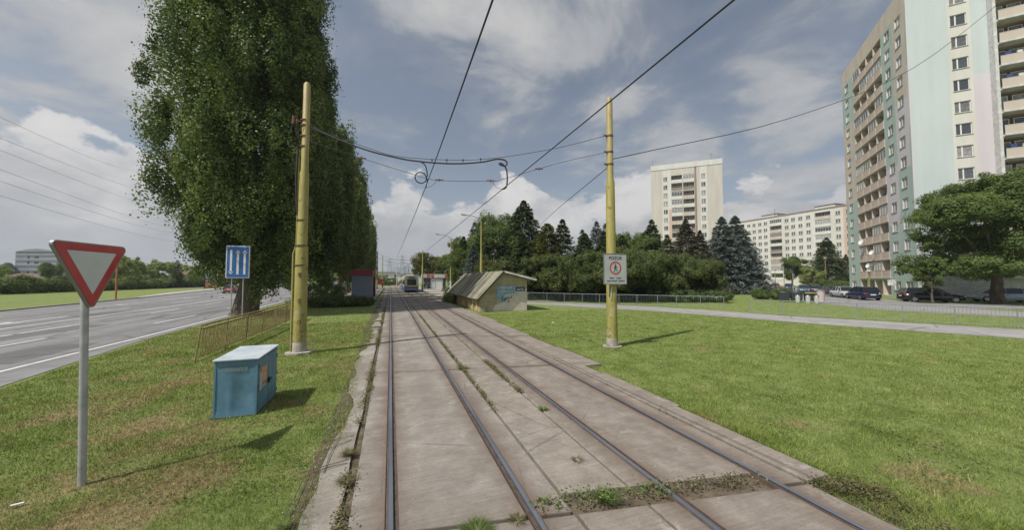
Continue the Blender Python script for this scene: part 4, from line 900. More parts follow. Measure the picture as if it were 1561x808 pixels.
# ------------------------------------------------------------------ tram
def tram(x, y):
    o = thing('tram', 'blue and cream tram with an amber band seen from behind on the right track', 'tram', (x, y, 0)); L = 14.5; w = 1.24
    mb = MB()
    secs = [(0, .86, .12), (.12, 1.0, .04), (.9, 1.0, 0)]
    def ring(yy, k, dz):
        P = []
        for (px_, pz) in ((-1, .38), (-1, 1.25), (-1.0, 2.45), (-.92, 2.95), (-.7, 3.18), (.7, 3.18), (.92, 2.95), (1.0, 2.45), (1, 1.25), (1, .38)): P.append((px_ * w * k, yy, pz - (dz if pz > 2.9 else 0)))
        return P
    ys2 = [(0.0, .84, .10), (.10, .93, .05), (.35, 1, 0), (L - .35, 1, 0), (L, .84, .1)]
    V = []; [V.extend(ring(*q)) for q in ys2]
    n = 10; low = [(0, 'tram_blue'), (1, 'tram_cream'), (2, 'tram_cream'), (3, 'tram_cream'), (4, 'tram_cream'), (5, 'tram_cream'), (6, 'tram_cream'), (7, 'tram_cream'), (8, 'tram_blue'), (9, 'plastic_dark')]
    for i in range(len(ys2) - 1):
        for k, m in low: mb.add([V[i * n + k], V[i * n + (k + 1) % n], V[(i + 1) * n + (k + 1) % n], V[(i + 1) * n + k]], [(0, 1, 2, 3)], m)
    for i, rev in ((0, 0), (len(ys2) - 1, 1)):
        r0 = V[i * n:(i + 1) * n]; mb.add([r0[0], r0[1], r0[8], r0[9]], [(0, 1, 2, 3)], 'tram_blue'); mb.add([r0[1], r0[2], r0[3], r0[4], r0[5], r0[6], r0[7], r0[8]], [tuple(range(8))], 'tram_cream')
    mb.build('body', o)
    mb = MB(); mb.box((0, -.012, 1.95), (1.62, .02, 1.15), 'car_glass'); mb.build('rear_window', o, bevel=.05)
    mb = MB(); mb.box((0, -.014, 1.17), (1.95, .02, .22), 'tram_yellow'); mb.build('amber_band', o)
    mb = MB(); mb.box((-.0, -.016, .62), (2.0, .02, .10), 'tram_white'); mb.box((0, -.05, .42), (1.9, .1, .12), 'plastic_dark'); mb.build('bumper', o)
    mb = MB(); mb.box((0, -.012, 2.78), (1.1, .02, .24), 'plastic_dark'); mb.build('destination_board', o)
    for sx in (-1, 1): mb = MB(); mb.box((sx * .8, -.022, .95), (.22, .03, .14), 'lamp_red'); mb.build('tail_lamp', o)
    for sx in (-1, 1):
        for k in range(9): mb = MB(); mb.box((sx * (w + .004), 1.0 + k * 1.5 + .4, 1.9), (.02, 1.2, .95), 'car_glass'); mb.build('side_window', o)
        mb = MB(); mb.box((sx * (w + .006), L / 2, 1.22), (.015, L - .9, .12), 'tram_white'); mb.build('side_stripe', o)
    for yy in (2.8, L - 2.8):
        mb = MB()
        for dy in (-.9, .9):
            for sx in (-.72, .72): mb.tube([(sx - .05, yy + dy, .34), (sx + .05, yy + dy, .34)], .33, 'rail_side', 14)
        mb.box((0, yy, .32), (1.3, 2.5, .2), 'plastic_dark'); mb.build('bogie', o)
    mb = MB(); y0 = 4.0
    for sx in (-.55, .55): mb.tube([(sx, y0, 3.2), (sx * .7, y0 + 1.1, 4.3), (sx * .6, y0, 5.45)], .03, 'wire', 5)
    mb.tube([(-.85, y0, 5.38), (-.6, y0, 5.5), (.6, y0, 5.5), (.85, y0, 5.38)], .03, 'wire', 5); mb.build('pantograph', o)
    mb = MB(); mb.box((0, 7, 3.3), (1.3, 5, .26), 'tram_white'); mb.build('roof_box', o)
    return o
tr = tram(3.64, 66)
tr2 = dup(tr, (3.64, 81.2, 0), label='second car of the blue and cream tram, coupled ahead of the rear one')
for o, g in ((tr, 'coupled tram cars'), (tr2, 'coupled tram cars')): o['group'] = g

# ------------------------------------------------------------------ apartment buildings
def facade(mb, o, u, n, U, Z, holes, matf, xs=(), zs=()):
    """wall plane with true openings. o origin, u direction along, n INWARD normal; holes: (u0,u1,z0,z1,depth,backmat or None)"""
    o = Vector(o); u = Vector(u); n = Vector(n); up = Vector((0, 0, 1))
    us = sorted(set([0, U] + list(xs) + [h[0] for h in holes] + [h[1] for h in holes])); zz = sorted(set([0, Z] + list(zs) + [h[2] for h in holes] + [h[3] for h in holes]))
    P = lambda a, z, d=0: o + u * a + up * z + n * d
    for i in range(len(us) - 1):
        cu = (us[i] + us[i + 1]) / 2; hs = [h for h in holes if h[0] < cu < h[1]]
        for j in range(len(zz) - 1):
            cz = (zz[j] + zz[j + 1]) / 2
            if any(h[2] < cz < h[3] for h in hs): continue
            mb.quad(P(us[i], zz[j]), P(us[i + 1], zz[j]), P(us[i + 1], zz[j + 1]), P(us[i], zz[j + 1]), matf(cu, cz))
    for (a, b_, z0, z1, d, bm_, rm) in holes:
        mb.quad(P(a, z0), P(a, z1), P(a, z1, d), P(a, z0, d), rm); mb.quad(P(b_, z0), P(b_, z1), P(b_, z1, d), P(b_, z0, d), rm)
        mb.quad(P(a, z0), P(b_, z0), P(b_, z0, d), P(a, z0, d), rm); mb.quad(P(a, z1), P(b_, z1), P(b_, z1, d), P(a, z1, d), rm)
        if bm_: mb.quad(P(a, z0, d), P(b_, z0, d), P(b_, z1, d), P(a, z1, d), bm_)
def win_meshes(w, h, split=.38, key=''):
    f = MB(); t_ = .07
    f.b2(-w / 2, w / 2, 0, .06, 0, t_, 'white'); f.b2(-w / 2, w / 2, 0, .06, h - t_, h, 'white'); f.b2(-w / 2, -w / 2 + t_, 0, .06, t_, h - t_, 'white'); f.b2(w / 2 - t_, w / 2, 0, .06, t_, h - t_, 'white')
    if split: s_ = -w / 2 + w * split; f.b2(s_ - .06, s_ + .06, 0, .06, t_, h - t_, 'white')
    f.b2(-w / 2 - .04, w / 2 + .04, -.18, 0, -.05, .0, 'white_dirty')
    g = MB(); g.b2(-w / 2 + t_, w / 2 - t_, .025, .045, t_, h - t_, 'window_glass')
    return f.mesh('window'), g.mesh('pane')
CURT = None
def place_win(ms, parent, loc, rz, pane=True):
    o = put(ms[0], 'window', parent, loc, rz)
    if pane: put(ms[1], 'pane', o)
    return o
def balcony_mesh(w, h, parap, m, depth, kind=0, slab='white_dirty'):
    """parapet + slab edge + back glazing of one loggia; local y inward"""
    mb = MB(); mb.b2(-w / 2 - .02, w / 2 + .02, -.10, .04, -.10, .10, slab)
    mb.b2(-w / 2 + .01, w / 2 - .01, -.06, .0, .10, parap, m); mb.b2(-w / 2, w / 2, -.075, .015, parap, parap + .05, slab)
    y = depth - .03
    mb.b2(-w * .42, -w * .12, y - .05, y, .12, h - .35, 'white'); mb.b2(-w * .39, -w * .15, y - .07, y - .051, .3, h - .45, 'window_glass')
    mb.b2(0, w * .42, y - .05, y, .85, h - .35, 'white'); mb.b2(w * .03, w * .39, y - .07, y - .051, .93, h - .43, 'window_glass')
    if kind == 1:     # glazed-in
        n_ = max(2, int(w / .75))
        for k in range(n_):
            a = -w / 2 + w * k / n_; mb.b2(a, a + .06, .02, .07, parap + .05, h - .15, 'white'); mb.b2(a + .06, a + w / n_, .035, .05, parap + .1, h - .2, 'window_glass')
        mb.b2(-w / 2, w / 2, .02, .07, h - .22, h - .12, 'white')
    if kind == 2: mb.b2(-w * .3, -w * .12, .3, .5, parap + .1, parap + .6, 'mural_dark'); mb.b2(w * .05, w * .2, .3, .45, parap + .0, parap + .5, 'white_dirty')
    return mb.mesh('balcony')

# --- tower block right
T1 = thing('apartment_tower', 'mint, pink and beige high-rise tower cut by the right and top edges of the picture', 'building', (61.95, 23.84, 0), math.atan2(-.745, .667), 'apartment buildings of the estate')
FH = 2.72; H1 = 40.6; NF = 14; DL = 22.8; DR = 27.0
z0f = lambda k: 1.56 + FH * k - .68
hol = []
win_u = (2.1, 5.15, 20.6)
for k in range(1, NF):
    for u in win_u: hol.append((u - .75, u + .75, z0f(k), z0f(k) + 1.38, .16, None, 'white_dirty'))
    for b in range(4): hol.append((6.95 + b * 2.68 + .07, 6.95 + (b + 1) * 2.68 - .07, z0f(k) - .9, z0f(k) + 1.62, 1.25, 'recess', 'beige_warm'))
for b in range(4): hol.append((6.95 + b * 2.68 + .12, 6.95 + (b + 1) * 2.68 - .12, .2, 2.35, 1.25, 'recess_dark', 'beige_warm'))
for u in win_u: hol.append((u - .9, u + .9, 1.0, 2.2, .16, None, 'white_dirty'))
def mL(u, z):
    if z > z0f(13) + 1.75: return 'beige_warm'
    if z < 2.6: return 'mint_strong'
    if 6.95 <= u <= 17.67: return 'salmon'
    if u < .35: return 'mint_strong' if (z < 22 or z > 30) else 'pink_pale'
    if u < 3.6: return 'beige_warm' if z > 26 else ('mint_strong' if z < 17 else 'pink_pale')
    if u < 6.95: return 'mint_strong' if z > 18 else ('pink_pale' if z > 10 else 'mint_strong')
    return 'mint_strong' if (z > 30 or z < 16) else 'beige_warm'
mb = MB(); Z0 = (0, 0, 0)
facade(mb, (0, 0, 0), (0, 1, 0), (1, 0, 0), DL, H1, hol, mL, xs=(.35, 3.6), zs=(2.6, 10, 16, 17, 18, 22, 26, 30, z0f(13) + 1.75))
hr = []
for k in range(1, NF):
    hr.append((3.78, 5.12, z0f(k), z0f(k) + 1.38, .16, None, 'white_dirty'))
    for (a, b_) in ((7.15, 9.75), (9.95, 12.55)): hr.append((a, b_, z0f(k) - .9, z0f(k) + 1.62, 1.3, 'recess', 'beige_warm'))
    for a in (13.9, 17.0, 22.5): hr.append((a, a + 1.35, z0f(k), z0f(k) + 1.38, .16, None, 'white_dirty'))
def mR(u, z):
    if z < 2.6: return 'white_dirty'
    if u < .12: return 'pink_pale'
    if u < 3.55: return 'mint'
    if u < 5.42: return 'cream_strip'
    if u < 6.75: return 'mint' if (z > 27 or z < 13) else 'pink_pale'
    if u < 12.75: return 'cream_strip'
    return 'pink_pale' if u < 19 else 'mint'
facade(mb, (0, 0, 0), (1, 0, 0), (0, 1, 0), DR, H1, hr, mR, xs=(.12, 3.55, 5.42, 6.75, 12.75, 19), zs=(2.6, 13, 27))
mb.quad((DR, 0, 0), (DR, DL, 0), (DR, DL, H1), (DR, 0, H1), 'pink_pale'); mb.quad((0, DL, 0), (DR, DL, 0), (DR, DL, H1), (0, DL, H1), 'mint')
mb.quad((0, 0, H1), (DR, 0, H1), (DR, DL, H1), (0, DL, H1), 'roof_felt'); mb.b2(6.72, 6.98, -.9, -.002, 2.6, H1, 'white_dirty'); mb.b2(12.6, 12.8, -.9, -.002, 2.6, H1, 'white_dirty')
mb.build('wall', T1)
wm = win_meshes(1.5, 1.38); wm2 = win_meshes(1.34, 1.38, .35); wg = win_meshes(1.8, 1.2, .5); nwin = 0
for k in range(NF):
    for u in win_u:
        if k: place_win(wm, T1, (.10, u, z0f(k)), -math.pi / 2)
        else: place_win(wg, T1, (.10, u, 1.0), -math.pi / 2)
    if k:
        for u in (4.45, 14.575, 17.675): place_win(wm2, T1, (u, .10, z0f(k)), 0)
bms = [balcony_mesh(2.54, 2.52, 1.02, 'salmon', 1.25, kd, 'beige_warm') for kd in (0, 1, 2)]
bmr = [balcony_mesh(2.6, 2.52, 1.05, 'beige_warm', 1.3, kd) for kd in (0, 1, 2)]
rs_ = random.Random(3)
for k in range(1, NF):
    for b in range(4): put(bms[rs_.choice((0, 0, 0, 1, 1, 2))], 'balcony', T1, (0, 6.95 + (b + .5) * 2.68, z0f(k) - .9), -math.pi / 2)
    for u in (8.45, 11.25):
        o = put(bmr[rs_.choice((0, 0, 1, 2))], 'balcony', T1, (u, -.82 if 1 else 0, z0f(k) - .9), 0)
mb = MB(); mb.b2(6.99, 12.6, -.8, -.004, -.16, 0, 'white_dirty'); bsm = mb.mesh('balcony_slab')
for k in range(1, NF + 1): put(bsm, 'balcony_slab', T1, (0, 0, z0f(k) - .9))
for (u, z, r) in ((15.2, 8.6, .48), (11.4, 6.6, .40), (13.0, 4.6, .36)):
    mb = MB(); n_ = 14; c = Vector((-.45, u, z)); nd = Vector((-1, -.35, .35)).normalized(); a = nd.orthogonal().normalized(); b_ = nd.cross(a)
    vs = [c]; [vs.append(c + nd * .12 * rr_ ** 2 / r ** 2 * 1 + (a * math.cos(2 * math.pi * i / n_) + b_ * math.sin(2 * math.pi * i / n_)) * rr_) for rr_ in (r * .5, r) for i in range(n_)]
    fs = [(0, 1 + i, 1 + (i + 1) % n_) for i in range(n_)] + [(1 + i, 1 + n_ + i, 1 + n_ + (i + 1) % n_, 1 + (i + 1) % n_) for i in range(n_)]
    mb.add(vs, fs, 'white', True); mb.tube([c, (.05, u, z - .3)], .04, 'steel', 6); mb.build('satellite_dish', T1)

# --- tower block centre
dx, dy = 100.45 - 84.46, 81.34 - 95.42
T2 = thing('apartment_tower', 'cream free-standing tower block with two loggia columns in the middle, behind the spruces', 'building', (84.46, 95.42, 0), math.atan2(dy, dx), 'apartment buildings of the estate')
U2 = math.hypot(dx, dy); H2 = 41.5; hol = []; zf = lambda k: 1.9 + 2.8 * k
lg = ((6.3, 9.6), (9.9, 13.2))
for k in range(13):
    for u in (4.5, 15.9): hol.append((u - .65, u + .65, zf(k) + .4, zf(k) + 1.75, .14, None, 'white_dirty'))
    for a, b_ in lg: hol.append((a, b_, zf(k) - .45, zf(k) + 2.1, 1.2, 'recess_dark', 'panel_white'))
def m2(u, z):
    if 3.4 < u < 6.2: return 'cream_strip' if u < 5.5 else ('panel_pink' if 5 < z < 26 else 'panel_white')
    if 13.3 < u < 13.9: return 'recess'
    if 14.9 < u < 16.9: return 'panel_white'
    return 'panel_cream'
mb = MB(); facade(mb, (0, 0, 0), (1, 0, 0), (0, 1, 0), U2, H2, hol, m2, xs=(3.4, 5.5, 6.2, 13.3, 13.9, 14.9, 16.9), zs=(5, 26, 39.2))
mb.quad((0, 0, 0), (0, 13, 0), (0, 13, H2), (0, 0, H2), 'panel_cream'); mb.quad((U2, 0, 0), (U2, 13, 0), (U2, 13, H2), (U2, 0, H2), 'panel_cream'); mb.quad((0, 13, 0), (U2, 13, 0), (U2, 13, H2), (0, 13, H2), 'panel_cream'); mb.quad((0, 0, H2), (U2, 0, H2), (U2, 13, H2), (0, 13, H2), 'roof_felt')
mb.build('wall', T2); mb = MB(); mb.b2(-.1, U2 + .1, -.12, -.003, H2 - 1.6, H2 + .15, 'panel_white'); mb.build('parapet', T2)
w2 = win_meshes(1.3, 1.35, .4); bb = [balcony_mesh(3.3, 2.55, 1.05, m_, 1.2, kd) for kd, m_ in ((0, 'recess'), (1, 'panel_white'), (0, 'panel_white'), (2, 'recess'), (0, 'salmon'))]
for k in range(13):
    for u in (4.5, 15.9): place_win(w2, T2, (u, .09, zf(k) + .4), 0)
    for i, (a, b_) in enumerate(lg): put(bb[1 if (k, i) in ((12, 1), (9, 0), (8, 0), (10, 0)) else rs_.choice((0, 0, 2, 3, 4))], 'balcony', T2, ((a + b_) / 2, 0, zf(k) - .45))
for x in (.6, 18.4): mb = MB(); mb.tube([(x, 1, H2), (x, 1, H2 + 2.6)], .06, 'steel', 5); mb.tube([(x - .7, 1, H2 + 2), (x + .7, 1, H2 + 2)], .04, 'steel', 4); mb.build('antenna', T2)

# --- long block behind (facade parallel to the tracks)
BX = 151.5; Y1, Y0b = 121, 50
T3 = thing('apartment_block', 'long nine-storey slab block in white, yellow and pink panels, far behind the car park', 'building', (BX, Y1, 0), -math.pi / 2, 'apartment buildings of the estate')
U3 = Y1 - Y0b; H3 = 28.9; hol = []; zb = lambda k: 2.3 + 2.85 * k
loggias = ((4.5, 8.6), (19.7, 24.4), (36.2, 41.2), (56, 60.5)); wins = [10.6, 13.0, 15.5, 17.9, 26.3, 28.7, 31.3, 34.0, 43.4, 46.4, 49, 52, 54.3, 62.5, 65.5, 68.5, 2.2]
for k in range(9):
    for u in wins: hol.append((u - .75, u + .75, zb(k) + .6, zb(k) + 1.95, .15, 'window_glass', 'white_dirty'))
    for a, b_ in loggias: hol.append((a, b_, zb(k) - .1, zb(k) + 2.5, 1.3, 'recess_dark', 'panel_white'))
def m3(u, z):
    if 8.6 < u < 19.7: return 'panel_pink' if z < 9 and u < 14.4 else 'panel_white'
    if 24.4 < u < 36.2: return 'panel_yellow' if (z < 12 or u < 27.5) else 'panel_white'
    if 41.2 < u < 45: return 'panel_yellow'
    if u >= 45: return 'panel_pink'
    return 'panel_white'
mb = MB(); facade(mb, (0, 0, 0), (1, 0, 0), (0, 1, 0), U3, H3, hol, m3, xs=(14.4, 27.5, 45), zs=(9, 12))
mb.quad((0, 0, 0), (0, 12, 0), (0, 12, H3), (0, 0, H3), 'panel_cream'); mb.quad((U3, 0, 0), (U3, 12, 0), (U3, 12, H3), (U3, 0, H3), 'panel_cream'); mb.quad((0, 12, 0), (U3, 12, 0), (U3, 12, H3), (0, 12, H3), 'panel_cream'); mb.quad((0, 0, H3), (U3, 0, H3), (U3, 12, H3), (0, 12, H3), 'roof_felt')
mb.build('wall', T3); mb = MB(); mb.b2(-.1, U3 + .1, -.15, -.003, H3 - .35, H3 + .15, 'recess'); mb.build('parapet', T3)
w3 = win_meshes(1.5, 1.35, .5); cnt = 0; rest = MB()
for u in sorted(wins, key=lambda q: abs(q - 32)):
    for k in range(8, -1, -1):
        if cnt < 99: put(w3[0], 'window', T3, (u, .07, zb(k) + .6)); cnt += 1
        else:
            w, h = 1.5, 1.35
            for (a, b_, c, d) in ((-w / 2, w / 2, 0, .07), (-w / 2, w / 2, h - .07, h), (-w / 2, -w / 2 + .07, .07, h - .07), (w / 2 - .07, w / 2, .07, h - .07), (-.05, .05, .07, h - .07)): rest.b2(u + a, u + b_, .07, .13, zb(k) + .6 + c, zb(k) + .6 + d, 'white')
tag(rest.build('window', T3), kind='stuff')
b3 = {}
for ai, (a, b_) in enumerate(loggias):
    for k in range(9):
        m_ = rs_.choice(('salmon', 'recess', 'panel_white', 'salmon', 'recess_dark') if ai != 1 else ('salmon', 'recess', 'salmon', 'panel_white')); kd = rs_.choice((0, 0, 1)); key = (ai, m_, kd)
        if key not in b3: b3[key] = balcony_mesh(b_ - a, 2.6, 1.05, m_, 1.3, kd)
        put(b3[key], 'balcony', T3, ((a + b_) / 2, 0, zb(k) - .1))
for u in (17, 37.5): mb = MB(); mb.b2(u - 3.2, u + 3.2, 4, 9, H3, H3 + 1.7, 'panel_white'); mb.b2(u - 3.4, u + 3.4, 3.8, 9.2, H3 + 1.7, H3 + 1.9, 'roof_felt'); mb.build('roof_house', T3)
mb = MB(); mb.tube([(20, 3, H3), (20, 3, H3 + 4)], .08, 'steel', 5); mb.build('antenna', T3)

# --- far office, houses
OF = thing('office_building', 'grey modern office block with a shallow arched roof on the far left horizon', 'building', (-257.4, 355.2, 0), math.atan2(-9.1, 26))
mb = MB(); wO = 30; mb.b2(0, wO, 0, 18, 5, 22.5, 'office_grey')
P = [(wO * i / 8, 22.5 + 2.2 * math.sin(math.pi * i / 8)) for i in range(9)]
mb.add([(x, -.5, z) for x, z in P] + [(x, 18, z) for x, z in P], [tuple(range(9)), tuple(range(9, 18))] + [(i, i + 1, 10 + i, 9 + i) for i in range(8)], 'office_grey'); mb.build('wall', OF)
for z in (7.3, 11, 14.8, 18.6): mb = MB(); mb.b2(.5, wO - .5, -.06, -.003, z, z + 1.5, 'office_band'); mb.build('window_band', OF)
for z in (7, 14, 18): mb = MB(); mb.b2(9, 10.5, -.14, -.07, z, z + 1.6, 'plastic_dark'); mb.b2(14, 17, -.14, -.07, z, z + 1.4, 'plastic_dark'); mb.build('window', OF)
def house(loc, rz, w, d, h, rh, label, roof='roof_tile', wall='wall_tan', eave=.6, nm='house'):
    o = thing(nm, label, 'building', loc, rz, 'low far buildings along the road'); mb = MB(); mb.b2(-w / 2, w / 2, -d / 2, d / 2, 0, h, wall); mb.build('wall', o)
    mb = MB(); e = eave; mb.add([(-w / 2 - e, -d / 2 - e, h), (w / 2 + e, -d / 2 - e, h), (w / 2 + e, d / 2 + e, h), (-w / 2 - e, d / 2 + e, h), (-w / 4, 0, h + rh), (w / 4, 0, h + rh)], [(0, 1, 5, 4), (2, 3, 4, 5), (1, 2, 5), (3, 0, 4), (3, 2, 1, 0)], roof); mb.build('roof', o)
    for k in range(3): mb = MB(); mb.b2(-w / 3 + k * w / 3 - .6, -w / 3 + k * w / 3 + .6, -d / 2 - .05, -d / 2 - .002, h * .35, h * .8, 'office_band'); mb.build('window', o)
    return o
house((-150, 214, 0), R(20), 13, 8, 3.4, 1.6, 'low house with a brown roof and white wall band behind the left hedge', wall='far_white')
house((-77, 186, 0), R(15), 16, 9, 4.4, 3.2, 'low house with a brown tiled roof between the bushes left of the big poplar')
house((-33.7, 128, 0), R(8), 15, 8, 2.9, 1.8, 'low shed-like building with a green hipped roof seen between the poplar trunks', roof='roof_green')
house((-2.2, 218, 0), 0, 14, 10, 6.5, .6, 'small white building far down the tracks', roof='roof_felt', wall='far_white')
house((14, 236, 0), 0, 22, 10, 6.0, .6, 'long pale building behind the tram, far down the tracks', roof='roof_felt', wall='far_white')
house((-5.2, 160, 0), 0, 7, 5, 4.2, .4, 'yellow kiosk-like building far down the tracks, left of the bushes', roof='roof_felt', wall='far_yellow')

# ------------------------------------------------------------------ fences on the right
def fence(pts, label, h=1.0, grp='pale green pipe fences along the path'):
    o = thing('pipe_fence', label, 'fence', (pts[0][0], pts[0][1], 0), 0, grp); o0 = Vector((pts[0][0], pts[0][1], 0))
    rb = MB(); bb_ = MB(); nb_ = 0
    for (a, b_) in zip(pts[:-1], pts[1:]):
        A = Vector((a[0], a[1], 0)) - o0; B = Vector((b_[0], b_[1], 0)) - o0; up = lambda q, z: (q.x, q.y, z); L = (B - A).length
        rb.tube([up(A, h), up(B, h)], .024, 'railing_green', 7); rb.tube([up(A, .12), up(B, .12)], .014, 'railing_green', 6)
        n_ = int(L / .13)
        for k in range(1, n_): q = A.lerp(B, k / n_); bb_.tube([up(q, .12), up(q, h)], .0065, 'railing_green', 4, False)
    rb.build('rail', o); tag(bb_.build('baluster', o), kind='stuff')
    for p in pts: mb = MB(); q = Vector((p[0], p[1], 0)) - o0; mb.tube([(q.x, q.y, -.05), (q.x, q.y, h + .01)], .027, 'railing_green', 8); mb.build('post', o)
    return o
def subdiv(a, b_, n): return [(a[0] + (b_[0] - a[0]) * i / n, a[1] + (b_[1] - a[1]) * i / n) for i in range(n + 1)]
fence([(10.9, 38.8), (12.6, 36.9), (14.1, 35.1), (15.6, 33.3), (16.8, 31.7), (18.0, 30.2), (19.2, 29.0), (20.5, 27.7), (21.6, 26.5), (22.8, 25.2), (23.8, 24.0), (25.0, 22.6), (26.1, 21.3)], 'pale pipe fence with thin bars behind the path, in front of the dark conifers')
fence([(24.4, 17.9), (25.0, 16.0), (25.8, 14.4), (26.7, 12.9), (27.6, 11.3), (28.6, 9.7), (29.6, 8.0), (30.6, 6.3), (31.6, 4.6)], 'pale pipe fence with thin bars between the path and the car park')
fence([(8.4, 50), (9.5, 47), (10.6, 43.6), (11, 39.5)], 'short stretch of blue-green fence behind the far end of the shed')

# ------------------------------------------------------------------ cars
def car(label, loc, rz, paint, kind='hatch', group='cars parked by the tower blocks', L=4.3, w=1.74, h=1.47, nm='parked_car'):
    o = thing(nm, label, 'car', (loc[0], loc[1], .012), rz, group); hw = w / 2
    # stations along x (front = +x): (x, halfwidth, z_bottom, z_belt)
    f, b_ = L / 2, -L / 2
    belt = [(b_, .80, .36, .80), (b_ + .06, .90, .26, .88), (b_ + .5, .985, .20, .93), (-.4, 1.0, .19, .92), (.6, 1.0, .19, .90), (f - 1.15, .99, .20, .88), (f - .45, .95, .22, .78), (f - .08, .86, .28, .66), (f, .74, .36, .55)]
    mb = MB(); n = 10; V = []
    for x, k, zb_, zt in belt:
        ww = hw * k; V += [(x, -ww * .86, zb_), (x, -ww, zb_ + .12), (x, -ww * 1.0, (zb_ + zt) / 2 + .04), (x, -ww * .95, zt - .03), (x, -ww * .82, zt + .02), (x, ww * .82, zt + .02), (x, ww * .95, zt - .03), (x, ww, (zb_ + zt) / 2 + .04), (x, ww, zb_ + .12), (x, ww * .86, zb_)]
    fs = [(i * n + k, i * n + (k + 1) % n, (i + 1) * n + (k + 1) % n, (i + 1) * n + k) for i in range(len(belt) - 1) for k in range(n)] + [tuple(range(n)), tuple(range((len(belt) - 1) * n, len(belt) * n))]
    mb.add(V, fs, paint, True); mb.build('body', o)
    if kind == 'sedan': C = [(b_ + .62, .93), (b_ + 1.15, h - .06), (-.1, h), (.35, h - .03), (f - 1.2, .90)]
    elif kind == 'wagon': C = [(b_ + .05, .95), (b_ + .32, h - .06), (-.3, h), (.35, h - .03), (f - 1.2, .90)]
    else: C = [(b_ + .12, .95), (b_ + .48, h - .05), (-.2, h), (.35, h - .03), (f - 1.15, .90)]
    mb = MB(); rw, bw = hw * .70, hw * .90
    wd = [bw, rw, rw, rw, bw]; V = [(x, s_ * wd[i], z) for i, (x, z) in enumerate(C) for s_ in (-1, 1)]
    mb.add(V, [(0, 2, 4, 6, 8), (1, 3, 5, 7, 9), (0, 1, 3, 2), (6, 7, 9, 8)], 'car_glass'); mb.build('windows', o)
    mb = MB(); mb.add([(x, y, z + .012) for x, y, z in V[2:8]], [(0, 1, 3, 2), (2, 3, 5, 4)], paint)
    for s_ in (-1, 1):
        for i in range(4): mb.tube([(C[i][0], s_ * (wd[i] + .004), C[i][1]), (C[i + 1][0], s_ * (wd[i + 1] + .004), C[i + 1][1])], .028, paint, 5)
        for xx in ((C[1][0] + C[2][0]) / 2 + .1, .12): mb.tube([(xx, s_ * (rw + .008), h - .02), (xx - .02, s_ * (bw + .002), .93)], .035, paint, 5)
    mb.build('roof', o, bevel=0)
    for x in (b_ + .78, f - .82):
        for s_ in (-1, 1):
            wh = MB(); wh.tube([(x, s_ * (hw - .20), .31), (x, s_ * (hw + .004), .31)], .315, 'tyre', 18); wo = wh.build('wheel', o)
            m_ = MB(); m_.tube([(x, s_ * (hw - .02), .31), (x, s_ * (hw + .012), .31)], .20, 'rim', 14); r_ = m_.build('rim', wo)
    for s_ in (-1, 1):
        mb = MB(); mb.box((b_ + .075, s_ * hw * .74, .80), (.12, .28, .20), 'lamp_red'); mb.build('tail_light', o, bevel=.02)
        mb = MB(); mb.box((f - .12, s_ * hw * .64, .62), (.2, .34, .13), 'lamp_clear'); mb.build('headlight', o, bevel=.02)
        mb = MB(); mb.box((.72, s_ * (hw + .07), .98), (.14, .16, .12), paint); mb.build('mirror', o, bevel=.02)
    mb = MB(); mb.box((b_ - .004, 0, .66), (.02, .5, .11), 'white'); mb.build('number_plate', o)
    mb = MB(); mb.box((b_ + .03, 0, .36), (.1, w * .8, .14), 'plastic_dark'); mb.box((f - .03, 0, .36), (.1, w * .75, .14), 'plastic_dark'); mb.build('bumper', o)
    return o
aw = math.atan2(-.745, .667)
car('dark blue hatchback seen from behind, nearest of the cars on the lane by the bins', (53.9, 25.5), R(50), 'car_blue', 'hatch', h=1.55)
car('silver car parked facing out, directly behind the dark blue hatchback', (57.4, 29.0), R(50 + 180), 'car_silver', 'sedan')
car('dark car parked behind the silver one, in the same row', (61.2, 32.2), R(50 + 180), 'car_dark', 'hatch')
car('navy car standing across the lane behind the bins', (67.6, 38.0), R(30), 'car_blue', 'hatch')
car('teal car half hidden above the left bins', (70.5, 41.5), R(215), 'car_teal', 'sedan')
car('small bright red car by the lawn edge left of the bins', (71.9, 47.8), R(220), 'car_red', 'hatch')
car('pale silver car at the far left end of the car park', (96.5, 67.2), R(200), 'car_silver', 'sedan')
car('dark red car in the far row of the car park', (92.0, 60.5), R(35), 'car_pinkred', 'wagon')
car('dark grey car farthest left in the car park row', (99.5, 70.8), R(30), 'car_dark', 'hatch')
car('blue-black car in the far row, right of the dark red one', (87.5, 54.5), R(215), 'car_blue', 'wagon')
car('black estate car parked side-on in the shade of the big green tree', (54.9, 20.3), aw + R(4), 'car_black', 'wagon', L=4.65, h=1.52)
car('pale blue-grey estate car behind the trunk of the big green tree', (62.6, 17.8), aw + math.pi, 'car_pale', 'wagon', L=4.6, h=1.5)
car('small pink-red hatchback driving on the main road just left of the poplar trunk', (-26.6, 74.6), R(95), 'car_pinkred', 'hatch', 'car driving on the main road', nm='car')
car('dark car turning behind the poplar trunk on the main road', (-29.7, 101.7), R(150), 'car_dark', 'wagon', 'car driving on the main road', nm='car')
for i, (x, y, m_, l_) in enumerate(((-19.0, 96, 'car_silver', 'silver car seen under the poplar crowns, nearest of the row there'), (-16.5, 112, 'car_teal', 'greenish car farther back under the poplar crowns'), (-21.5, 112, 'car_pale', 'pale car at the back under the poplar crowns'))):
    car(l_, (x, y), R(10 + i * 8), m_, 'hatch', 'cars glimpsed under the poplars')

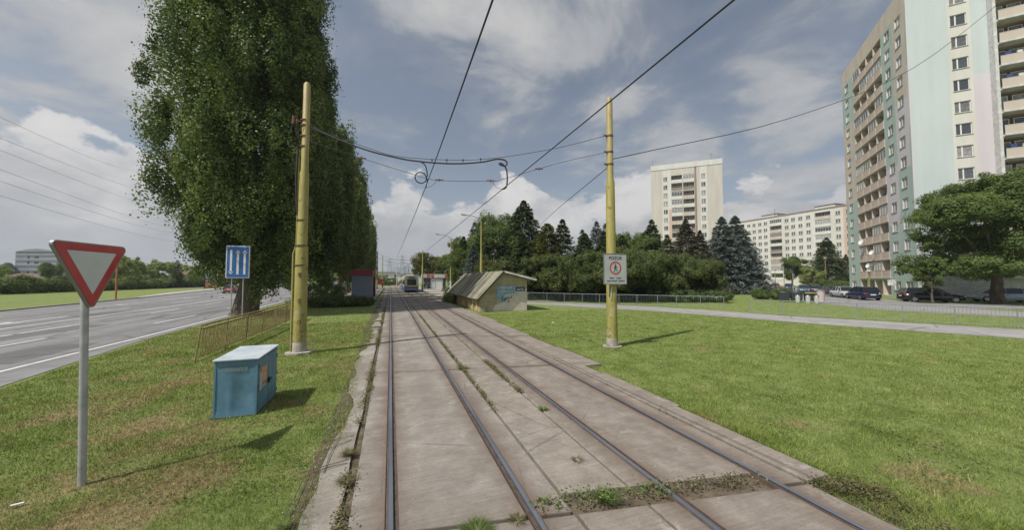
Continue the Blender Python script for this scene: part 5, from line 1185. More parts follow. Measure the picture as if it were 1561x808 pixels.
# ------------------------------------------------------------------ bins, boxes and small furniture by the car park
def container(x, y, rz, label, green=0):
    o = thing('waste_container', label, 'waste container', (x, y, .012), rz, 'dark waste containers beside the car park'); mb = MB()
    mb.add([(-.60, -.45, .18), (.60, -.45, .18), (.60, .45, .18), (-.60, .45, .18), (-.68, -.53, 1.12), (.68, -.53, 1.12), (.68, .53, 1.12), (-.68, .53, 1.12)], [(0, 1, 2, 3), (4, 5, 6, 7), (0, 1, 5, 4), (1, 2, 6, 5), (2, 3, 7, 6), (3, 0, 4, 7)], 'bin_dark'); mb.build('tub', o, bevel=.03)
    mb = MB(); n_ = 8; P = [(-.56 * math.cos(math.pi * k / n_), 1.13 + .26 * math.sin(math.pi * k / n_)) for k in range(n_ + 1)]
    mb.add([(-.7, yy, z) for yy, z in P] + [(.7, yy, z) for yy, z in P], [tuple(range(n_ + 1)), tuple(range(n_ + 1, 2 * n_ + 2))] + [(k, k + 1, n_ + 2 + k, n_ + 1 + k) for k in range(n_)], 'bin_dark', True); mb.build('lid', o)
    if green: mb = MB(); mb.b2(-.66, .66, -.70, -.64, 1.12, 1.2, 'bin_yellow'); mb.build('lid_edge', o)
    o.scale = (.72, .72, .86)
    for sx in (-.5, .5):
        for sy in (-.36, .36): mb = MB(); mb.tube([(sx - .02, sy, .09), (sx + .02, sy, .09)], .09, 'tyre', 10); mb.build('wheel', o)
    return o
ab = math.atan2(-1.6, 1.3)
container(40.6, 25.9, ab, 'dark waste container, leftmost of the row of three'); container(41.3, 25.05, ab, 'dark waste container in the middle of the row of three'); container(42.0, 24.2, ab, 'dark waste container with yellow lid, rightmost of the row of three', 1)
def small_bin(x, y, label, m='white_dirty', h=.85, w=.42, nm='litter_bin', cat='bin'):
    o = thing(nm, label, cat, (x, y, 0), ab); mb = MB(); mb.tube([(0, 0, .05), (0, 0, h - .12)], [w * .42, w * .5], m, 12); mb.build('tub', o); mb = MB(); mb.tube([(0, 0, h - .12), (0, 0, h - .06), (0, 0, h)], [w * .55, w * .5, w * .2], 'steel', 12); mb.build('lid', o)
small_bin(39.9, 24.1, 'small pale bin before the gap between the left and middle containers'); small_bin(40.3, 23.4, 'small pale bin before the middle container'); small_bin(40.6, 22.8, 'small pale bin before the rightmost container')
small_bin(42.6, 23.6, 'tall pale pink recycling bin at the right end of the container row', 'bin_pale', 1.35, .8, 'recycling_bin')
for x, y, l_ in ((44.4, 30.4, 'white box on the lawn left of the containers, left one of the pair'), (45.1, 30.1, 'white box on the lawn left of the containers, right one of the pair')):
    o = thing('service_box', l_, 'box', (x, y, 0), ab, 'white boxes on the lawn'); mb = MB(); mb.b2(-.2, .2, -.15, .15, 0, .75, 'white'); mb.build('body', o, bevel=.02); mb = MB(); mb.b2(-.23, .23, -.18, .18, .75, .8, 'white_dirty'); mb.build('lid', o)
ysb = thing('yield_sign', 'grey back of a give-way triangle on a post, above the waste containers', 'road sign', (59, 36.2, 0), R(50)); mb = MB(); mb.tube([(0, 0, 0), (0, 0, 3.4)], .045, 'galv', 8); mb.build('post', ysb)
mb = MB(); mb.add([(-.62, -.05, 3.35), (.62, -.05, 3.35), (0, -.05, 2.3), (-.62, -.08, 3.35), (.62, -.08, 3.35), (0, -.08, 2.3)], [(0, 1, 2), (5, 4, 3), (0, 1, 4, 3), (1, 2, 5, 4), (2, 0, 3, 5)], 'steel'); mb.build('plate', ysb)
def post_lamp(x, y, h, l_):
    o = thing('park_lamp', l_, 'street lamp', (x, y, 0), 0, 'yellow lamps of the estate'); mb = MB(); mb.tube([(0, 0, 0), (0, 0, h * .5), (0, 0, h)], [.11, .09, .06], M_YEL, 8); mb.build('post', o)
    mb = MB(); mb.tube([(0, 0, h), (0, 0, h + .12), (0, 0, h + .22)], [.16, .42, .2], 'lamp_clear', 10); mb.build('lamp_head', o)
post_lamp(117.0, 77.0, 5.8, 'small yellow lamp in front of the long block, leftmost of three'); post_lamp(112.5, 71.5, 6.2, 'small yellow lamp in front of the long block, middle of three'); post_lamp(110, 59.5, 8.0, 'taller yellow lamp at the right end of the long block')
post_lamp(57.0, 50.5, 10.8, 'tall yellow lamp rising between the brown and the blue spruces'); post_lamp(68.0, 31.3, 3.6, 'short yellow lamp by the corner of the mint tower')
o = thing('parking_sign', 'small blank white sign on a thin post before the mint tower', 'sign', (57.6, 24.4, 0), R(-48)); mb = MB(); mb.tube([(0, 0, 0), (0, 0, 2.4)], .03, 'galv', 8); mb.build('post', o); mb = MB(); mb.b2(-.38, .38, -.06, -.03, 1.7, 2.4, 'white'); mb.build('plate', o)
o = thing('stone_pillar', 'leaning pale slab standing by the hedge at the left foot of the mint tower', 'pillar', (92, 44.3, 0), R(40)); mb = MB(); mb.add([(-.6, -.2, 0), (.9, -.2, 0), (.9, .2, 0), (-.6, .2, 0), (-.9, -.15, 3.2), (-.1, -.15, 3.2), (-.1, .15, 3.2), (-.9, .15, 3.2)], [(0, 1, 2, 3), (4, 5, 6, 7), (0, 1, 5, 4), (1, 2, 6, 5), (2, 3, 7, 6), (3, 0, 4, 7)], 'far_white'); mb.build('slab', o)
# left far side: red pole, billboard
o = thing('marker_pole', 'faded orange-red pole beyond the far edge of the road, just right of the give-way triangle', 'pole', (-31.5, 55.6, 0)); mb = MB(); mb.tube([(0, 0, 0), (0, 0, 5.0)], .09, 'rust_orange', 8); mb.build('post', o); mb = MB(); mb.b2(-.9, .0, -.04, .04, 3.6, 4.3, 'rust_orange'); mb.build('flag_plate', o)
o = thing('billboard', 'small poster board with an orange and pale blue picture beyond the road, before the bushes', 'billboard', (-42.5, 107, 0), R(18)); mb = MB(); mb.b2(-1.45, 1.45, -.1, .1, .25, 4.3, 'plastic_dark'); mb.build('frame', o)
mb = MB(); mb.quad((-1.2, -.11, 2.0), (1.2, -.11, 2.0), (1.2, -.11, 4.1), (-1.2, -.11, 4.1), 'bill_sky'); mb.quad((-1.2, -.11, .5), (1.2, -.11, .5), (1.2, -.11, 2.0), (-1.2, -.11, 2.0), 'bill_orange'); mb.quad((-.1, -.115, 2.0), (.15, -.115, 2.0), (.15, -.115, 3.4), (-.1, -.115, 3.4), 'plastic_dark'); mb.quad((.0, -.1155, 2.7), (.65, -.1155, 2.8), (.6, -.1155, 3.4), (.0, -.1155, 3.3), 'plastic_dark'); mb.build('poster', o)

# ------------------------------------------------------------------ trees
def tree(name, label, cat, group, loc, crown_me, trunk_me, rz=None, sc=1.0):
    o = thing(name, label, cat, loc, random.uniform(0, 6.28) if rz is None else rz, group)
    if name in ('conifer_tree', 'spruce_tree') and not isinstance(sc, tuple): sc = (sc * 1.22, sc * 1.22, sc * 1.02)
    o.scale = (sc,) * 3 if not isinstance(sc, tuple) else sc
    if trunk_me: put(trunk_me, 'trunk', o)
    if crown_me: put(crown_me, 'crown', o)
    return o
GP = 'poplars in a row between road and tracks'
# big poplar: many upright spindles
lob = [(0, 0, 16, 2.0, 2.0, 14)]
for k in range(10):
    a = 2 * math.pi * k / 10 + random.uniform(-.18, .18); r = random.uniform(3.3, 4.1); hz_ = random.uniform(9.0, 12.0); zc_ = 4.2 + hz_ + random.uniform(0, 2.2)
    lob.append((r * math.cos(a), r * math.sin(a), zc_, random.uniform(1.3, 1.75), random.uniform(1.3, 1.75), hz_))
for k in range(7):
    a = 2 * math.pi * k / 7 + random.uniform(-.3, .3); lob.append((2.3 * math.cos(a), 2.3 * math.sin(a), random.uniform(19, 22), 1.5, 1.5, random.uniform(8, 10)))
for k in range(6):
    a = 2 * math.pi * k / 6 + .5; lob.append((2.2 * math.cos(a), 2.2 * math.sin(a), random.uniform(6.2, 8.5), 1.7, 1.7, random.uniform(2.6, 3.8)))
for k in range(9):
    a = 2 * math.pi * k / 9 + random.uniform(-.3, .3); lob.append((random.uniform(.9, 2.4) * math.cos(a), random.uniform(.9, 2.4) * math.sin(a), random.uniform(3.9, 5.2), 1.2, 1.2, random.uniform(1.6, 2.3)))
lob += [(.9, -.5, 1.4, .55, .45, 1.3), (1.2, .3, 2.6, .5, .5, 1.2)]
cm = crown_lobes(lob, 1150, 400, .60, .135, F_POP, shell=.45, zs=2.1, flat=.2, aspect=.85)
limbs = [(2.2 + k * .35, k * 2.4, 1.6 + .12 * k, 5 + k * .3, .26) for k in range(7)]
tmh = trunk_mesh(15, .72, .18, 14, limbs, flare=1.45)
tree('poplar_tree', 'huge broad poplar with a thick trunk behind the blue arrow sign, nearest of its row', 'tree', GP, (-9.5, 28.9, 0), cm, tmh, rz=0, sc=(1.0, 1.0, 1))
def poplar(H, Rr, n, seed):
    random.seed(seed); lob = [(0, 0, H * .52, Rr * .5, Rr * .5, H * .48)]
    for k in range(8):
        a = 2 * math.pi * k / 6 + random.uniform(-.3, .3); hh = H * random.uniform(.24, .35); lob.append((Rr * .5 * math.cos(a), Rr * .5 * math.sin(a), 1.6 + hh + random.uniform(0, 4.0), Rr * .36, Rr * .36, hh))
    return crown_lobes(lob, n // 3, 160, .60, .24, F_POP, shell=.5, zs=2.1, flat=.2, aspect=.85), trunk_mesh(H * .6, .42, .12, 10, [(2 + .4 * k, k * 2.1, .8, 3, .14) for k in range(5)])
PA = poplar(26, 4.0, 1500, 5); PB = poplar(25, 3.3, 1100, 9)
for (x, y, pr, sc, l_) in ((-8.3, 38.0, PA, 1.05, 'second poplar of the row, its dark trunk just left of the near yellow pole'), (-7.4, 45.5, PA, .93, 'third poplar, behind the grey kiosk'), (-6.6, 53.6, PB, 1.02, 'fourth poplar of the row, with a pale trunk left of the kiosk'),
                            (-6.8, 63.5, PB, 1.1, 'fifth poplar of the row, its tip standing alone against the sky'), (-6.4, 73, PB, .84, 'sixth poplar of the row'), (-6.2, 84, PB, .98, 'seventh poplar of the row'), (-6.1, 97, PB, .9, 'last poplar, at the far right end of the row')):
    tree('poplar_tree', l_, 'tree', GP, (x, y, 0), pr[0], pr[1], sc=sc)
random.seed(21)
# saplings / shrubs under the poplars and on the near platform edge
def bush_mesh(rx_, ry_, h, n, m, size=.11, per=22, crad=.16, nl=5, seed=1):
    random.seed(seed); lob = [(random.uniform(-.45, .45) * rx_, random.uniform(-.45, .45) * ry_, h * random.uniform(.38, .58), rx_ * random.uniform(.45, .65), ry_ * random.uniform(.45, .65), h * random.uniform(.32, .46)) for _ in range(nl)]
    lob.append((0, 0, h * .35, rx_ * .8, ry_ * .8, h * .36))
    return crown_lobes(lob, int(n * per / 90), 90, crad * 1.5, size * .9, m, shell=.6, zs=1, flat=.3, name='foliage')
def bush(name, label, group, loc, me, sc=1, rz=None, stem=None, cat='bush'):
    o = thing(name, label, cat, loc, random.uniform(0, 6) if rz is None else rz, group); o.scale = (sc,) * 3 if not isinstance(sc, tuple) else sc; put(me, 'foliage', o)
    if stem: put(stem, 'stem', o)
    return o
stem = trunk_mesh(1.6, .07, .03, 6, [(.3, k * 1.9, .5, .8, .03) for k in range(5)])
bA = bush_mesh(1.3, 1.3, 2.6, 420, F_DEC, seed=4)
bush('elder_bush', 'leafy bush with upright shoots between the second poplar and the kiosk', 'bushes under the poplars', (-6.6, 41.8, 0), bA, 1.15, stem=stem); bush('elder_bush', 'lower leafy bush right beside the near yellow pole, farther back', 'bushes under the poplars', (-7.3, 37.0, 0), bA, .85, stem=stem); bush('elder_bush', 'bush against the left side of the kiosk', 'bushes under the poplars', (-5.6, 44.2, 0), bA, .72, stem=stem)
hm = bush_mesh(2.9, 2.6, .95, 1500, F_YEW, size=.10, nl=9, seed=8)
bush('low_hedge', 'low dark ground-hugging bush on the shaded lawn before the platform, left one', 'low bushes before the left platform', (-5.9, 35.6, 0), hm, (1, 1.35, 1), rz=0); bush('low_hedge', 'low dark ground-hugging bush on the shaded lawn beside the track, right one', 'low bushes before the left platform', (-3.2, 36.2, 0), hm, (.62, 1.5, .9), rz=0)
bush('weed_bush', 'small green bush against the left wall of the low shed', 'bushes by the shed', (5.9, 36.8, 0), bush_mesh(.7, 2.6, .95, 320, F_WEED, .10, seed=3), 1, rz=0)

# conifers and broadleaf trees on the right
def broad(H, Rr, n, m, seed, z0=.22, size=.26, per=30, nl=11):
    random.seed(seed); lob = [(0, 0, H * .58, Rr * .55, Rr * .55, H * .34)]
    for k in range(nl):
        a = random.uniform(0, 6.28); u = random.uniform(.15, 1); z = H * (z0 + .1 + (.83 - z0) * u); rr_ = Rr * (.62 * math.sin(math.pi * (.12 + .8 * u)) ** .6)
        lob.append((rr_ * math.cos(a), rr_ * math.sin(a), z, Rr * random.uniform(.26, .42), Rr * random.uniform(.26, .42), H * random.uniform(.09, .15)))
    return crown_lobes(lob, int(n * per / 150), 150, .062 * (H + Rr) / 1.6 * (1 if H > 7 else 1.1), size * .85, m, shell=.5, flat=.4), trunk_mesh(H * .6, H * .022, .05, 9, [(H * (.2 + .04 * k), k * 2.3, Rr * .5, H * .14, H * .009) for k in range(8)])
cg = conifer_mesh(12.5, 4.3, F_CON, 480, 90, .30, power=.74); cs = conifer_mesh(11.0, 3.2, F_CON, 360, 75, .28, power=.8); cb_ = conifer_mesh(13.0, 4.8, F_BLU, 460, 110, .30, droop=.25, power=.8); cbs = conifer_mesh(11.5, 3.4, F_BLU, 320, 65, .28, rag=.35, power=.88)
cbr = conifer_mesh(12.0, 4.4, F_BRN, 400, 75, .30, rag=.4, droop=.22); thj = conifer_mesh(9.5, 2.7, F_YEL, 380, 80, .24, droop=-.25, power=.62); tct = trunk_mesh(8, .22, .04, 8, flare=1.3)
GC = 'conifers behind the shed and the path'; GBr = 'broadleaf trees behind the shed'
d1 = broad(11.9, 4.6, 1500, F_DEC, 3); d2 = broad(10, 4.2, 1300, F_DEC, 6); dy = broad(10.5, 4.8, 1100, F_YEL, 12)
tree('broadleaf_tree', 'round-topped dark broadleaf tree left of the tallest conifer', 'tree', GBr, (15.0, 47.7, 0), *d1)
tree('broadleaf_tree', 'rounded broadleaf tree above the no-entry board, left of the cream tower', 'tree', GBr, (34.4, 43.0, 0), *d2)
tree('broadleaf_tree', 'broadleaf tree with olive foliage behind the second street lamp', 'tree', GBr, (13.0, 66, 0), *d1, sc=.86)
tree('broadleaf_tree', 'yellowing tree behind the tram shelter, left one', 'tree', GBr, (9.6, 99, 0), *dy); tree('broadleaf_tree', 'yellowing tree behind the tram shelter, right one', 'tree', GBr, (13.8, 94, 0), *dy, sc=.88)
tree('broadleaf_tree', 'dark tree at the right end of the tram shelter', 'tree', GBr, (14.2, 82, 0), *d2, sc=.9)
tree('broadleaf_tree', 'yellow-green bushy tree right behind the shed, under the round-topped tree', 'tree', GBr, (12.4, 43.5, 0), *dy, sc=.50)
tree('broadleaf_tree', 'tree filling the gap between the two street lamps', 'tree', GBr, (11.2, 53.5, 0), *d2, sc=.78)
for (x, y, me, sc, l_) in ((17.5, 44.9, cg, 1.06, 'tallest dark conifer behind the shed'), (19.3, 41.0, thj, 1.0, 'yellow-tinged upright conifer right of the tallest one'), (21.2, 40.4, cs, .92, 'slim pointed conifer beside the yellow-tinged one'),
                           (16.0, 68.6, cbs, 1.2, 'bluish spruce top showing behind the tall street lamp'), (10.7, 47.0, cbs, .62, 'small blue spruce just above the far end of the shed'), (12.2, 61.0, cs, .9, 'dark spruce left of the bluish spruce top'),
                           (32.5, 54.3, cbs, .97, 'pale blue spruce left of the right yellow pole, leftmost of three'), (33.8, 51.7, cbs, 1.07, 'pale blue spruce left of the right yellow pole, middle of three'), (35.9, 52.1, cbs, 1.05, 'pale blue spruce directly behind the right yellow pole'),
                           (37.2, 42.1, cs, 1.02, 'slim dark spruce just left of the cream tower'), (40.9, 42.9, cs, .84, 'small dark spruce at the foot of the cream tower'), (45.3, 43.5, cbr, 1.01, 'broad brownish spruce before the middle of the cream tower'), (48.2, 43.4, cbr, .86, 'reddish-brown spruce right of the broad brownish one'),
                           (54.6, 44.6, cb_, 1.01, 'large blue spruce below the right edge of the cream tower'), (58.6, 45.2, cb_, 1.05, 'large blue spruce, the taller right-hand one of the blue pair'), (62.2, 46.0, cs, .86, 'dark green spruce at the right flank of the blue pair'),
                           (15.6, 40.6, cg, .62, 'broad low conifer right behind the shed gable'), (23.6, 38.8, cg, .66, 'broad dark conifer behind the bushy trees, left of the right yellow pole'), (27.4, 40.2, cs, .80, 'dark conifer rising behind the no-entry board'), (30.6, 40.5, cg, .68, 'broad dark conifer behind the bushy trees, right of the no-entry board'), (18.6, 50.5, cg, .86, 'dark conifer behind and right of the tallest one'), (113.5, 60.9, cg, 1.1, 'tall dark spruce in front of the long block'), (116, 58.0, cbr, .75, 'brownish tree right of the tall spruce before the long block'), (114, 70.2, d2[0], .98, 'dark rounded tree at the foot of the long block')):
    nm = {id(cg): 'conifer_tree', id(cs): 'conifer_tree', id(thj): 'conifer_tree'}.get(id(me), 'spruce_tree' if me not in (d2[0],) else 'broadleaf_tree')
    tree(nm, l_, 'tree', GC, (x, y, 0), me, tct, sc=sc)
# yews in front: broad dark bushy trees over the fence
ym = [broad(5.6, 3.6, 1500, F_YEW, 30 + k, z0=.12, size=.17, per=34, nl=15) for k in range(2)]
for i, (x, y, sc) in enumerate(((13.2, 42.5, .84), (17.2, 37.6, .93), (19.0, 34.6, .90), (21.3, 32.8, .95), (24.4, 31.4, .98), (28.0, 31.2, .93), (31.6, 31.0, .92), (35.6, 31.4, .84), (26.5, 36, 1.12), (31, 36.5, 1.05))):
    tree('yew_tree', ['bushy dark green yew-like tree right behind the shed', 'bushy dark tree behind the left start of the path fence', 'bushy dark tree left of the right yellow pole', 'bushy dark tree just behind the no-entry board', 'bushy dark tree right of the no-entry board', 'bushy dark tree in the middle of the fence row right of the board', 'bushy dark tree near the end of the path fence', 'last and lowest bushy dark tree, at the right end of the row', 'taller bushy tree in the second row behind the no-entry board', 'bushy tree in the second row before the brownish spruce'][i], 'tree', 'bushy dark trees behind the path fence', (x, y, 0), *ym[i % 2], sc=sc)
jm = bush_mesh(2.6, 2.2, 1.6, 900, F_CON, size=.14, nl=8, seed=15)
for x, y, sc, l_ in ((29.8, 28.6, .85, 'low dark juniper under the tall yellow lamp'), (33.0, 28.2, .8, 'low dark juniper at the right end of the tree row'), (25.0, 32.0, .7, 'low dark juniper behind the fence under the bushy trees')): bush('juniper_bush', l_, 'low junipers behind the fence', (x, y, 0), jm, sc)
# big tree at the right edge
random.seed(77)
lob = []
for k in range(42):
    a = random.uniform(0, 6.28); u = random.uniform(0, 1); z = 3.4 + 9.2 * u; rr_ = 6.2 * math.sin(math.pi * (.22 + .72 * u)) ** .7 * random.uniform(.55, 1.05)
    lob.append((rr_ * math.cos(a), rr_ * math.sin(a), z, random.uniform(1.4, 2.3), random.uniform(1.4, 2.3), random.uniform(.8, 1.3)))
lob.append((0, 0, 8.4, 3.4, 3.4, 3.4))
bt = crown_lobes(lob, 1300, 170, .58, .19, F_DEC, shell=.5, flat=.5, aspect=.55, zs=.75)
btt = trunk_mesh(8, .50, .13, 12, [(2.6 + .3 * k, k * 2.2 + .4, 4.6 - .1 * k, 2.3 + .35 * k, .22) for k in range(9)])
tree('broadleaf_tree', 'large spreading green tree in front of the mint tower, at the right edge', 'tree', 'trees by the car park', (57.4, 16.6, 0), bt, btt, rz=0, sc=.97)
yt = broad(5.4, 1.9, 380, F_DEC, 51, z0=.35, size=.2)
tree('young_tree', 'slender young tree before the black estate car', 'tree', 'trees by the car park', (51.6, 18.9, 0), *yt, sc=.82)
ht = bush_mesh(2.6, 1.6, 2.0, 600, F_DEC, .15, seed=22)
for x, y, sc, l_ in ((82.0, 37.6, 1, 'hedge bush at the foot of the mint tower, left one'), (74, 33.2, .85, 'hedge bush at the foot of the mint tower, right one'), (104, 56, 1.3, 'clump of shrubs at the far end of the car park'), (98, 51.5, 1.1, 'shrubs left of the pale leaning slab'), (90, 46, 1.0, 'shrubs right of the pale leaning slab'), (43.8, 28.4, .78, 'rounded green shrub right behind the waste containers'), (42.6, 29.6, .7, 'green shrub left of the waste containers')):
    bush('shrub', l_, 'shrubs by the car park', (x, y, 0), ht, sc)
wt = broad(6.2, 3.4, 500, F_WIL, 61, z0=.1)
tree('broadleaf_tree', 'light yellow-green small tree before the long block', 'tree', 'trees by the car park', (106, 60.2, 0), *wt, sc=.95)

# left far side: willows, hedge, dark trees
wl = [broad(9.4, 6.4, 800, F_WIL, 70 + k, z0=.03, size=.4, per=24, nl=16) for k in range(2)]
GL = 'bushy trees beyond the main road'
for i, (x, y, sc, l_) in enumerate(((-69.9, 128, .95, 'pale green willow-like tree right of the give-way triangle, left one'), (-65, 137, .98, 'pale green willow-like tree left of the dark cypress'), (-68, 118, .85, 'pale green tree half behind the give-way triangle'), (-62, 149, .72, 'low yellow-green bush tree right of the dark cypress'), (-57, 153, .8, 'green bush tree behind the poster board'), (-52, 160, .9, 'green bush tree just left of the big poplar trunk'), (-90, 118, .62, 'yellow-green bush tree at the far left, before the grey office'), (-101, 128, .55, 'bush tree at the left edge of the picture'), (-36, 150, .8, 'bush tree behind the green-roofed building'), (-24, 150, .95, 'bush tree right of the green-roofed building'), (-14, 165, .9, 'bush tree seen under the farthest poplars'), (-44, 140, .75, 'bush tree left of the green-roofed building'))):
    tree('willow_tree', l_, 'tree', GL, (x, y, 0), *wl[i % 2], sc=sc)
tree('cypress_tree', 'small dark pointed cypress standing among the pale willows', 'tree', GL, (-57.3, 124, 0), thj_dark if False else conifer_mesh(8.2, 1.5, F_CON, 130, 30, .34, droop=-.3, power=.5), tct, sc=(1, 1, .95))
for x, y, sc, l_ in ((-100, 150, .8, 'dark round tree in front of the grey office, left one'), (-88, 141, .72, 'dark round tree behind the give-way triangle'), (-255, 345, 1.3, 'dark tree at the left edge of the grey office'), (-262, 352, 1.5, 'dark tree left of the grey office')): tree('broadleaf_tree', l_, 'tree', 'dark trees on the far left', (x, y, 0), *d2, sc=sc)
F_HED = foliage('leaf_hedge', [(.15, (.055, .075, .03)), (.5, (.11, .14, .05)), (.9, (.20, .23, .09))])
hgm = bush_mesh(5.6, 2.2, 2.5, 900, F_HED, size=.28, per=20, crad=.3, nl=9, seed=31)
for i in range(11):
    x = -60.5 + i * .3; y = 76 + i * 8.2
    bush('hedge', ['hedge segment at the left edge of the picture', 'hedge segment next to the one at the left edge', 'hedge segment below the grey office', 'hedge segment left of the give-way triangle', 'hedge segment behind the point of the give-way triangle', 'hedge segment right of the give-way triangle', 'hedge segment behind the orange-red pole', 'hedge segment below the left willow', 'hedge segment below the right willow', 'hedge segment below the cypress', 'hedge segment left of the poster board'][i], 'dark hedge beyond the road', (x, y, 0), hgm, (1, 1, random.uniform(.9, 1.35)), rz=R(90) + random.uniform(-.1, .1), cat='hedge')
bush('roundabout_bush', 'rounded bush far down the tracks, left of the tram', 'bushes down the line', (-1.2, 149, 0), ht, (2.2, 2.2, 1.6))
# far wooded strip along the horizon
P = []; k = 26000
th = R(30) + rng.uniform(0, 1, k) * R(150); rr_ = rng.uniform(420, 520, k); z = rng.uniform(0, 1, k) ** .8 * (9 + 5 * np.sin(th * 31) + 3 * np.sin(th * 77))
Pn = np.stack([rr_ * np.cos(th), rr_ * np.sin(th), np.maximum(z, .3)], 1)
o = bpy.data.objects.new('far_woods', leaf_mesh('far_woods', Pn, rng.normal(size=(k, 3)) + np.array([0, -.5, .6]), 4.2, F_DEC, rng.uniform(0, 1, k), .8)); COL.objects.link(o)
tag(o, 'distant belt of trees along the horizon', 'woods', kind='stuff')

# ------------------------------------------------------------------ weeds and grass blades
def pr(p):
    """rough distance weighting only: keeps blades where the ground is near the viewer"""
    return p
def blades(n, reg, hmin, hmax, w, keep=None, seed=1, bend=.4, z=0):
    r = np.random.default_rng(seed); x0, x1, y0, y1 = reg
    # density falls with distance from the viewpoint
    dd = r.uniform(0, 1, n * 3); X = r.uniform(x0, x1, n * 3); Y = r.uniform(y0, y1, n * 3); d2_ = np.hypot(X, Y)
    k = dd < np.clip((6.0 / np.maximum(d2_, 3)) ** 1.5, 0, 1)
    if keep is not None: k &= keep(X, Y, r)
    X = X[k][:n]; Y = Y[k][:n]; m = len(X); d2_ = np.hypot(X, Y)
    cl = .55 + .55 * np.sin(X * 2.1 + np.sin(Y * 1.7)) * np.sin(Y * 2.6 + np.cos(X * 1.3))
    h = r.uniform(hmin, hmax, m) * (.55 + .6 * np.clip(cl, 0, 1)); a = r.uniform(0, 6.283, m); ww = w * np.clip(d2_ / 5, .8, 3.0)
    b = np.stack([X, Y, np.full(m, z)], 1); s_ = np.stack([np.cos(a), np.sin(a), np.zeros(m)], 1) * (ww / 2)[:, None]
    t_ = b + np.stack([r.normal(size=m) * bend * h, r.normal(size=m) * bend * h, h], 1)
    V = np.stack([b - s_, b + s_, t_], 1).reshape(-1, 3); return V, r.uniform(0, 1, m)
def left_keep(X, Y, r):
    edge = -.82 - .1 * np.sin(Y * .7) - np.abs(r.normal(size=len(X))) * .10; rd = np.where(Y < 18, -9.2 + .155 * (18 - Y), -9.0 - .054 * (Y - 13))
    return (X < edge) & (X > rd)
def right_keep(X, Y, r):
    px_ = np.interp(Y, [-2, 6.5, 13.4, 17.3, 21.3, 26.5, 31.9], [28, 24.6, 21.6, 20.6, 19.1, 16.2, 12.7]) - .1
    sx = 5.16 + np.abs(r.normal(size=len(X))) * .10 + np.where(Y > 8.4, .5, 0)
    inshed = (X > 6.2) & (Y > 25.2)
    return (X > sx) & (X < px_) & ~inshed
def right2_keep(X, Y, r):
    a = np.interp(Y, [-2, 7.7, 15.8, 20.3, 24.9, 30.6, 35.2], [32.5, 29, 25, 23.8, 22.2, 18.3, 14.2]) + .1
    b = np.interp(Y, [4, 11.3, 15.7, 18.2, 22.8, 30], [39, 37.8, 36.9, 38, 41.1, 50]); return (X > a) & (X < b)
parts = [blades(230000, (-10.2, -.8, 2.2, 22), .02, .065, .0055, left_keep, 1), blades(60000, (-10.5, -1, 14, 42), .03, .07, .010, left_keep, 2), blades(330000, (5.1, 24, 1.2, 24), .02, .065, .0055, right_keep, 3), blades(60000, (5.1, 26, 12, 40), .03, .07, .012, right_keep, 4), blades(40000, (20, 45, 2, 34), .03, .08, .014, right2_keep, 5)]
V = np.concatenate([p[0] for p in parts]); rn = np.concatenate([p[1] for p in parts])
o = bpy.data.objects.new('grass', np_mesh('grass', V, np.arange(len(V)).reshape(-1, 3), BLADE, rn, tri=True)); COL.objects.link(o); tag(o, 'mown lawn grass with dry straw patches on both sides of the tracks', 'grass', kind='stuff')
# clover and broad-leaved weeds in patches of the near lawn
r = np.random.default_rng(17); PX = r.uniform(-9, 16, 120000); PY = r.uniform(2.2, 13, 120000); dd_ = np.hypot(PX, PY)
kk = (np.sin(PX * 1.3 + 2 * np.sin(PY * .9)) * np.sin(PY * 1.5 + np.cos(PX * 1.1)) > .15) & (r.uniform(size=120000) < np.clip((5 / dd_) ** 1.6, 0, 1)) & (left_keep(PX, PY, r) | right_keep(PX, PY, r))
Pq = np.stack([PX[kk], PY[kk], r.uniform(.015, .05, kk.sum())], 1)
o = bpy.data.objects.new('clover', leaf_mesh('clover', Pq, r.normal(size=Pq.shape) * .45 + np.array([0, 0, 1]), .030, F_WEED, r.uniform(0, 1, len(Pq)), .85)); COL.objects.link(o); tag(o, 'clover and broad-leaved weeds scattered through the near lawn', 'clover', kind='stuff')
# taller unmown clumps
parts = [blades(9000, (-9, -1, 2.4, 12), .06, .13, .006, lambda X, Y, r: left_keep(X, Y, r) & (np.sin(X * 3.1 + Y) * np.sin(Y * 2.3 - X) > .72), 21, .5), blades(16000, (5.2, 16, 1.4, 12), .06, .14, .006, lambda X, Y, r: right_keep(X, Y, r) & (np.sin(X * 2.7 + Y) * np.sin(Y * 2.9 - X * .7) > .66), 22, .5), blades(9000, (5.1, 6.6, 1.2, 6), .05, .12, .006, lambda X, Y, r: (X > 5.13) & (X < 5.2 + np.abs(r.normal(size=len(X))) * .5), 23, .7), blades(9000, (4.66, 5.4, 1.0, 2.85), .03, .09, .006, lambda X, Y, r: r.uniform(size=len(X)) < np.clip((X - 4.55) * 1.6, .12, 1), 24, .8)]
V = np.concatenate([p[0] for p in parts]); rn = np.concatenate([p[1] for p in parts])
o = bpy.data.objects.new('tall_grass', np_mesh('tall_grass', V, np.arange(len(V)).reshape(-1, 3), BLADE, rn, tri=True)); COL.objects.link(o); tag(o, 'taller grass clumps missed by the mower', 'grass', kind='stuff')
